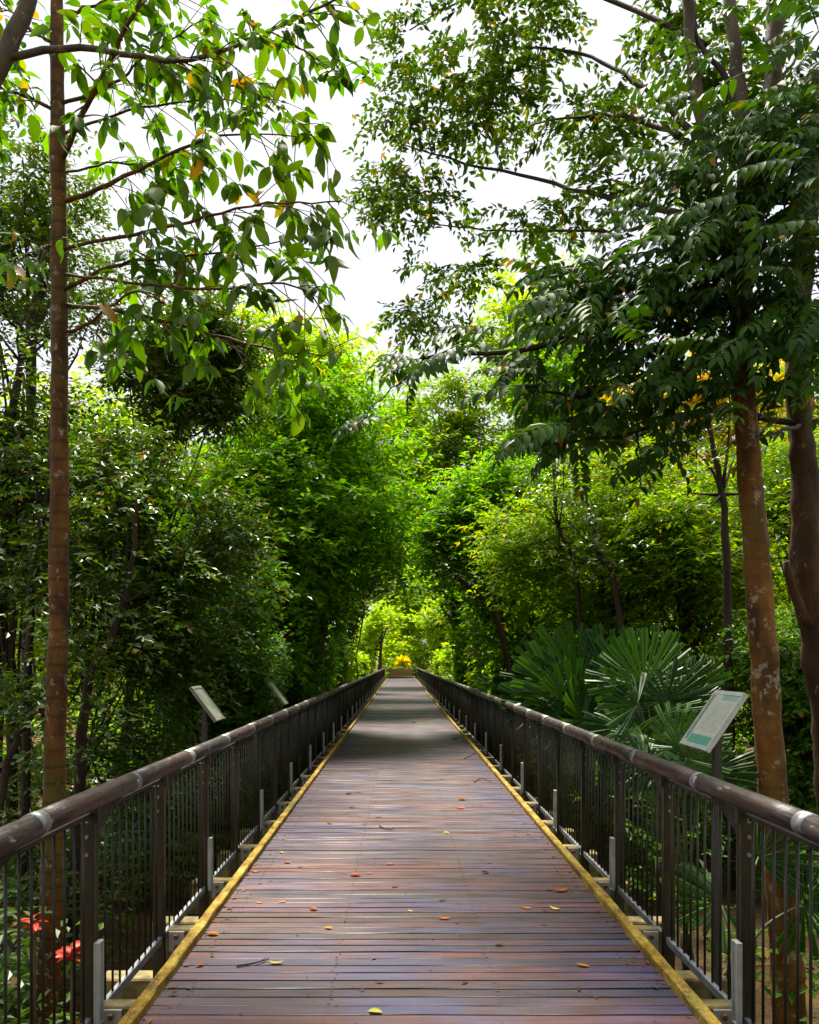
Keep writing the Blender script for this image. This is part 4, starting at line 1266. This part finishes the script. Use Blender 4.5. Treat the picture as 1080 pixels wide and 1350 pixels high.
def palm(label, basex, Yb, hubs):
    base = np.array([P(basex, 0, Yb)[0], Yb, GROUND - 0.05])
    r = tag(empty('fan_palm', base), label, 'palm', 'fan palms beside the right railing')
    m = MB(); limb(m, [[0, 0, 0], [0.02, 0, 0.5], [0, 0.02, 1.0]], 0.07, 0.05, 8, 9, 0.006); m.build('trunk', M['bark_dark'], r, smooth=True)
    for (x, y, Y, rad, dx, dz, dy) in hubs:
        h = P(x, y, Y) - base
        d = unit(np.array([dx, dy, dz], float))
        o = link('frond', FANS[rnd.randrange(5)], None, r, tuple(h))
        nrm = np.array([-0.35 + rnd.gauss(0, 0.25), -0.9, 0.55 + rnd.gauss(0, 0.2)])
        o.rotation_euler = orient(d, nrm)
        s = rad * Y / FPX
        o.scale = (s, s, s)
        mp = MB()
        limb(mp, [np.array([0, 0, 0.95]), np.array([h[0] * 0.4, h[1] * 0.4, 0.95 + (h[2] - 0.95) * 0.65]), h], 0.014, 0.008, 9, 5)
        mp.build('petiole', M['petiole'], r, smooth=True)


palm('fan palm of broad dark fronds nearest the vanishing point on the right', 715, 18.6,
     [(718, 925, 18.2, 74, -0.5, 0.8, -0.2), (700, 922, 18.6, 52, -0.9, 0.3, -0.1), (705, 905, 18.9, 62, -0.3, 1, 0.1), (740, 945, 17.8, 66, 0.3, -0.5, -0.5), (690, 908, 19.2, 44, -0.9, 0.4, 0.1), (725, 955, 17.8, 60, -0.6, -0.3, -0.4), (735, 900, 18.5, 70, 0.2, 1, 0)])
palm('farthest fan palm, small fronds low along the right railing', 672, 22.5,
     [(672, 905, 22.5, 46, -0.4, 0.9, -0.1), (660, 912, 22.8, 38, -0.9, 0.4, 0), (690, 910, 22.2, 46, 0.5, 0.8, -0.1), (680, 925, 21.8, 42, 0.1, -0.3, -0.6), (665, 925, 22.0, 36, -0.6, -0.1, -0.4)])
palm('tallest fan palm with upright fronds in the middle of the palm clump', 790, 12.2,
     [(760, 900, 12.2, 88, -0.25, 1, -0.1), (805, 905, 12.1, 84, 0.15, 1, 0), (740, 915, 12.0, 80, -0.7, 0.7, -0.1), (795, 935, 11.6, 78, 0.6, 0.4, -0.4), (770, 950, 11.5, 80, -0.4, 0.3, -0.6), (745, 960, 11.6, 62, -0.3, -0.7, -0.5), (830, 940, 11.8, 70, 0.9, 0.2, -0.1), (780, 895, 12.6, 74, 0.0, 1, 0.1), (725, 900, 12.6, 70, -0.5, 0.9, 0.1), (720, 935, 12.4, 70, -0.9, 0.2, -0.2), (812, 960, 11.2, 70, 0.2, -0.6, -0.5), (755, 935, 11.8, 80, -0.2, 0.8, -0.5)])
palm('fan palm with splayed fronds nearest the right information panel', 870, 9.0,
     [(850, 905, 9.2, 80, 0.1, 1, 0), (880, 925, 8.9, 76, 0.6, 0.8, 0), (868, 942, 8.6, 72, 0.2, -0.8, -0.5), (840, 930, 8.8, 68, -0.8, 0.4, -0.3), (900, 940, 8.8, 62, 0.9, 0.2, -0.2), (850, 975, 8.3, 60, -0.5, -0.4, -0.5), (890, 980, 8.2, 70, 0.6, -0.3, -0.5), (835, 900, 9.6, 76, -0.3, 1, 0.1), (865, 890, 9.6, 66, 0.4, 1, 0.1), (905, 915, 9.4, 64, 0.8, 0.6, 0), (820, 960, 9.0, 62, -0.8, -0.2, -0.4)])
palm('small low fan palm with yellowish frond tucked under the right information panel', 905, 6.6,
     [(878, 1003, 6.4, 62, -0.3, -0.3, -0.6), (905, 1000, 6.3, 60, 0.5, 0.3, -0.4), (850, 1010, 6.6, 56, -0.9, 0.2, -0.2), (930, 1020, 6.4, 70, 0.8, 0.1, -0.2), (895, 985, 6.6, 50, 0.1, 1, -0.1)])
palm('shadowed fan palm low behind the nearest right balusters', 970, 5.9,
     [(1000, 1130, 6.2, 80, 0.6, 0.5, -0.2), (950, 1190, 6.2, 80, -0.9, 0, -0.3), (1060, 1190, 6.0, 80, 0.9, 0.1, -0.3)])

# ------------------------------------------------------------------ undergrowth
def strip_blobs(x0, x1, y0, y1, n, zlo, zhi, r):
    return [(np.array([rnd.uniform(x0, x1), y0 + (y1 - y0) * rnd.random() ** 1.5, GROUND + rnd.uniform(zlo, zhi)]), np.array([r, r, r * 0.6]) * rnd.uniform(0.6, 1.3)) for _ in range(n)]


def under(name, label, blobs, per, k, slen, leaf, asp, lm, tmpl='2'):
    o = foliage(name, blobs, per, k, slen, leaf, asp, M[lm], None, tmpl)
    tag(o, label, 'undergrowth', kind='stuff')


under('undergrowth', 'dark leafy undergrowth below the left railing', strip_blobs(-7.5, -2.7, 4.5, 16, 150, 0.1, 1.5, 0.55), 28, 8, 0.30, 0.085, 0.42, 'leaf_gloss')
under('undergrowth', 'green undergrowth receding along the left railing', strip_blobs(-9, -2.4, 14, 80, 110, 0.2, 2.2, 0.9), 30, 8, 0.5, 0.15, 0.42, 'leaf_mid')
under('undergrowth', 'dark undergrowth below the right railing', strip_blobs(2.6, 8, 3.5, 16, 120, 0.1, 1.4, 0.55), 28, 8, 0.30, 0.085, 0.42, 'leaf_dark')
under('undergrowth', 'green undergrowth receding along the right railing', strip_blobs(2.6, 9, 14, 80, 110, 0.2, 2.2, 0.9), 30, 8, 0.5, 0.15, 0.42, 'leaf_mid')
wood = []
for i in range(260):
    s = rnd.choice((-1, 1)); y = rnd.uniform(40, 130)
    wood.append((np.array([s * rnd.uniform(7 + y * 0.02, 45), y, rnd.uniform(0, 12)]), np.array([3, 3, 2.4])))
for i in range(40):
    wood.append((np.array([rnd.uniform(-30, 30), rnd.uniform(125, 150), rnd.uniform(0, 11)]), np.array([3.5, 3, 3])))
for i in range(45):                      # unseen forest beside and behind the viewpoint, added to block low sky light
    a = rnd.uniform(-0.15, math.pi + 0.15); q = rnd.uniform(9, 22)
    wood.append((np.array([q * math.cos(a) * 1.0, -q * math.sin(a) * 0.9 - 1.5, rnd.uniform(0, 9)]), np.array([1.8, 1.8, 1.6])))
o = foliage('distant_wood', wood, 110, 8, 1.3, 0.38, 0.45, M['leaf_olive'], None)
tag(o, 'distant forest closing the view behind the trees, plus unseen foliage added to block skylight', 'forest', kind='stuff')

# red-leaved plants and a green tub below the left railing
def red_plant(label, px, py, Y, n, L):
    c = P(px, py, Y)
    r = tag(empty('red_plant', (c[0], Y, GROUND)), label, 'plant', 'red-leaved plants below the left railing')
    zt = c[2] - GROUND
    m = MB(); limb(m, [[0, 0, -0.05], [0.02, 0, zt]], 0.018, 0.012, 6, 6); m.build('stem', M['bark_grey'], r)
    for i in range(n):
        a = 2 * math.pi * i / n + rnd.random()
        d = np.array([math.cos(a), math.sin(a), rnd.uniform(0.1, 0.9)])
        o = link('leaf', BIG_RED[rnd.randrange(3)], None, r, (0.0, 0, zt - rnd.uniform(0, 0.08)))
        o.rotation_euler = orient(d, np.array([0, 0, 1.0]) + R.normal(0, 0.3, 3)); sc_ = L * rnd.uniform(0.7, 1.2); o.scale = (sc_,) * 3


BIG_RED = []
for i in (1, 2, 4):
    me = BIG[i].copy(); me.materials.clear(); me.materials.append(M['red_leaf']); BIG_RED.append(me)
red_plant('upper of the two bright red-orange plants beside the slender trunk base', 42, 1212, 5.0, 9, 0.12)
red_plant('lower red-orange plant just right of the slender trunk base', 92, 1250, 4.9, 11, 0.14)
M['tub'] = simple('green_plastic', (0.012, 0.09, 0.02), (0.02, 0.13, 0.025), 5, 0.6)
M['white_rim'] = simple('white_rim', (0.6, 0.6, 0.6), (0.8, 0.8, 0.8), 5, 0.4)
M['clay'] = simple('orange_clay', (0.26, 0.09, 0.02), (0.46, 0.19, 0.04), 5, 0.9, bump=0.6, dist=0.05)
c = P(10, 1300, 7.0)
tb = tag(empty('plastic_tub', (c[0], 7.0, GROUND)), 'green tub with white rim on the ground behind the left railing', 'tub')
m = MB()
a = np.linspace(0, 2 * np.pi, 24, endpoint=False)
zt = P(10, 1278, 7.0)[2] - GROUND
rings = [(0.26, 0.0), (0.36, zt), (0.34, zt), (0.245, 0.03)]
v = np.vstack([np.stack([rr * 1.25 * np.cos(a), rr * np.sin(a), np.full(24, z)], 1) for rr, z in rings] + [np.array([[0, 0, 0.03]])])
f4 = [[q * 24 + j, q * 24 + (j + 1) % 24, (q + 1) * 24 + (j + 1) % 24, (q + 1) * 24 + j] for q in range(3) for j in range(24)]
m.add(v, f3=[[96, 72 + j, 72 + (j + 1) % 24] for j in range(24)], f4=f4)
m.build('bowl', M['tub'], tb, smooth=True)
m = MB(); a = np.linspace(0, 2 * np.pi, 33); m.tube(np.stack([0.355 * 1.25 * np.cos(a), 0.355 * np.sin(a), np.full(33, zt + 0.008)], 1), 0.016, 6, False); m.build('rim', M['white_rim'], tb, smooth=True)
c = P(165, 1275, 6.6)
m = MB()
n = 16
gxx, gyy = np.meshgrid(np.linspace(-1, 1, n), np.linspace(-1, 1, n), indexing='ij')
hz = 0.42 * np.exp(-2.4 * (gxx ** 2 + gyy ** 2)) + R.normal(0, 0.02, gxx.shape) - 0.06
ii = np.arange(n * n).reshape(n, n)
m.add(np.stack([gxx * 0.9, gyy * 0.9, hz], -1).reshape(-1, 3), f4=np.stack([ii[:-1, :-1], ii[1:, :-1], ii[1:, 1:], ii[:-1, 1:]], -1).reshape(-1, 4))
o = m.build('clay_mound', M['clay'], None, (c[0], 6.9, GROUND - 0.05), smooth=True)
tag(o, 'mound of bare orange clay on the ground below the left railing', 'mound')

# ------------------------------------------------------------------ fallen leaves and twigs on the deck
def fallen_mesh(asp, curl, bend, mat):
    n = 6
    t = np.linspace(0, 1, n)
    w = np.sin(np.pi * t ** 0.85) ** 0.8 * asp * 0.5; w[0] = 0.02; w[-1] = 0.01
    v = []
    for i in range(n):
        z = bend * (t[i] - 0.5) ** 2
        for sg in (-1, 0, 1): v.append([t[i] - 0.5, sg * w[i], z + abs(sg) * w[i] * curl + 0.02])
    m = MB(); m.add(v, f4=[[i * 3 + j, (i + 1) * 3 + j, (i + 1) * 3 + j + 1, i * 3 + j + 1] for i in range(n - 1) for j in range(2)])
    m.tube([[-0.72, 0.04, 0.03], [-0.5, 0, 0.02 + bend * 0.25]], 0.012, 4)
    me = m.mesh('fallen_leaf', True); me.materials.append(M[mat]); return me


FL = {k: [fallen_mesh(0.42, 0.3, 0.3, k), fallen_mesh(0.5, 0.7, 0.15, k), fallen_mesh(0.36, 0.2, 0.7, k)] for k in ('fallen', 'fallen_dark', 'fallen_pale')}
LEAVES = [
    (495, 1336, 'fallen_pale', 0.075, 'curled tan leaf nearest the camera on the deck centre'),
    (768, 1274, 'fallen', 0.075, 'orange leaf nearest the camera on the right of the deck'),
    (739, 1175, 'fallen', 0.12, 'large flat orange leaf near the right edge strip'),
    (731, 1199, 'fallen_pale', 0.08, 'pale pinkish leaf below the large flat orange leaf'),
    (693, 1198, 'fallen', 0.075, 'upright curled orange-red leaf left of the pale pinkish leaf'),
    (585, 1212, 'fallen', 0.085, 'orange leaf lying along a plank joint right of centre'),
    (541, 1202, 'fallen_pale', 0.04, 'tiny tan leaf just left of the orange leaf on the plank joint'),
    (413, 1200, 'fallen', 0.07, 'small yellow-orange leaf left of centre in the foreground'),
    (433, 1225, 'fallen', 0.06, 'two-lobed red scrap below the small yellow-orange leaf'),
    (364, 1271, 'fallen_pale', 0.09, 'pale pinkish leaf beside a thin twig at left foreground'),
    (281, 1233, 'fallen', 0.085, 'orange leaf touching the left edge strip'),
    (264, 1274, 'fallen', 0.055, 'dull orange leaf close to the left edge strip in the foreground'),
    (299, 1212, 'fallen_dark', 0.04, 'tiny dark red speck of leaf right of the left edge strip'),
    (342, 1191, 'fallen', 0.05, 'left one of two small brown-orange leaves near the left edge'),
    (371, 1190, 'fallen', 0.06, 'right one of two small brown-orange leaves near the left edge'),
    (468, 1155, 'fallen', 0.10, 'large orange leaf at the middle left of the deck'),
    (486, 1152, 'fallen', 0.06, 'smaller orange leaf touching the large orange leaf at middle left'),
    (514, 1140, 'fallen', 0.075, 'orange-yellow leaf on the deck centre line'),
    (521, 1170, 'fallen_dark', 0.07, 'dark red forked scrap below the orange-yellow centre leaf'),
    (640, 1151, 'fallen_dark', 0.07, 'black curled leaf right of the deck centre'),
    (645, 1138, 'fallen', 0.04, 'tiny reddish leaf just above the black curled leaf'),
    (659, 1247, 'fallen_dark', 0.055, 'dark crimson scrap in the right foreground'),
    (395, 1144, 'fallen_dark', 0.055, 'dark brown leaf beside a red one near the left edge'),
    (379, 1138, 'fallen', 0.07, 'red-orange leaf beside the dark brown one near the left edge'),
    (337, 1150, 'fallen', 0.07, 'dull red leaf close against the left edge strip'),
    (371, 1125, 'fallen_pale', 0.05, 'pale speck of leaf above the red-orange leaf at left'),
    (583, 1188, 'fallen_dark', 0.06, 'thin dark curled leaf above the plank-joint orange leaf'),
    (589, 1099, 'fallen_pale', 0.07, 'pale orange leaf in the middle distance'),
    (609, 1055, 'fallen', 0.11, 'upper one of two bright orange leaves right of centre'),
    (607, 1066, 'fallen', 0.12, 'lower one of two bright orange leaves right of centre'),
    (499, 1078, 'fallen_dark', 0.08, 'dark leaf on the deck centre in the middle distance'),
    (464, 1065, 'fallen_dark', 0.075, 'single black leaf left of centre in the middle distance'),
    (460, 1047, 'fallen_dark', 0.09, 'left dark leaf of a scattered cluster left of centre'),
    (473, 1045, 'fallen', 0.07, 'brown-orange leaf of the scattered cluster left of centre'),
    (480, 1087, 'fallen_dark', 0.055, 'dark crumb below the scattered cluster left of centre'),
    (435, 1086, 'fallen', 0.07, 'small red leaf near the left edge in the middle distance'),
    (583, 1028, 'fallen_dark', 0.08, 'dark red leaf high on the deck right of centre'),
    (545, 953, 'fallen_dark', 0.16, 'dark leaf clump far up the deck'),
    (600, 975, 'fallen_dark', 0.13, 'dark leaf far up the deck near the right edge'),
    (696, 1100, 'fallen', 0.07, 'small red leaf by the right edge in the middle distance'),
]
for x, y, kind, size, lab in LEAVES:
    Y = CAM_H * FPX / (y - VY)
    o = link('fallen_leaf', FL[kind][rnd.randrange(3)], None, None, ((x - VX) * Y / FPX, Y, 0.004))
    o.rotation_euler = (rnd.gauss(0, 0.08), rnd.gauss(0, 0.08), rnd.uniform(-0.7, 0.7) + (math.pi if rnd.random() < 0.5 else 0))
    s = size * 0.95
    o.scale = (s, s * 1.1, s)
    tag(o, lab, 'fallen leaf', 'fallen leaves on the deck')
for pts, lab in (([(312, 1276), (335, 1272), (355, 1266)], 'thin bent twig beside the pale leaf at left foreground'),
                 ([(612, 1001), (635, 990), (655, 983)], 'dark twig lying across to the right edge in the middle distance'),
                 ([(500, 1090), (512, 1095), (522, 1093)], 'short dark twig on the deck centre'),
                 ([(625, 1032), (635, 1027), (648, 1032)], 'curved dark twig right of centre near the right edge')):
    q = [np.array([(x - VX) * (CAM_H * FPX / (y - VY)) / FPX, CAM_H * FPX / (y - VY), 0.010]) for x, y in pts]
    b0 = q[0].copy(); b0[2] = 0.0
    m = MB(); p = limb(m, [w - b0 for w in q], 0.006, 0.003, 10, 5)
    e = p[6]; limb(m, [e, e + np.array([0.03, 0.05, 0.004])], 0.003, 0.0015, 4, 4)
    o = m.build('twig', M['bark_dark'], None, tuple(b0), True)
    tag(o, lab, 'twig', 'twigs on the deck')

m = MB()
for i in range(420):
    sd = rnd.choice((-1, 1)); y = 3.3 + 26 * rnd.random() ** 1.8
    x = CX + sd * (1.357 - 0.07 - abs(rnd.gauss(0, 0.06)) - (rnd.uniform(0, 2.2) if rnd.random() < 0.3 else 0))
    L = rnd.uniform(0.008, 0.030); a = rnd.uniform(0, math.pi * 2)
    d = np.array([math.cos(a), math.sin(a), 0]); e = np.array([-d[1], d[0], 0])
    p0 = np.array([x, y, 0.006])
    m.add([p0 - d * L, p0 + e * L * 0.35 + np.array([0, 0, 0.004]), p0 + d * L, p0 - e * L * 0.35 + np.array([0, 0, 0.003])], f3=[[0, 1, 2], [0, 2, 3]])
M['litter'] = leaf_mat('brown_litter', (0.03, 0.012, 0.010), (0.10, 0.035, 0.020), (0.26, 0.09, 0.03), None, 1.0, 0.1, 0.6, 0.3)
o = m.build('leaf_litter', M['litter'])
tag(o, 'crumbs of dry leaf scattered over the deck and along its edges', 'litter', kind='stuff')
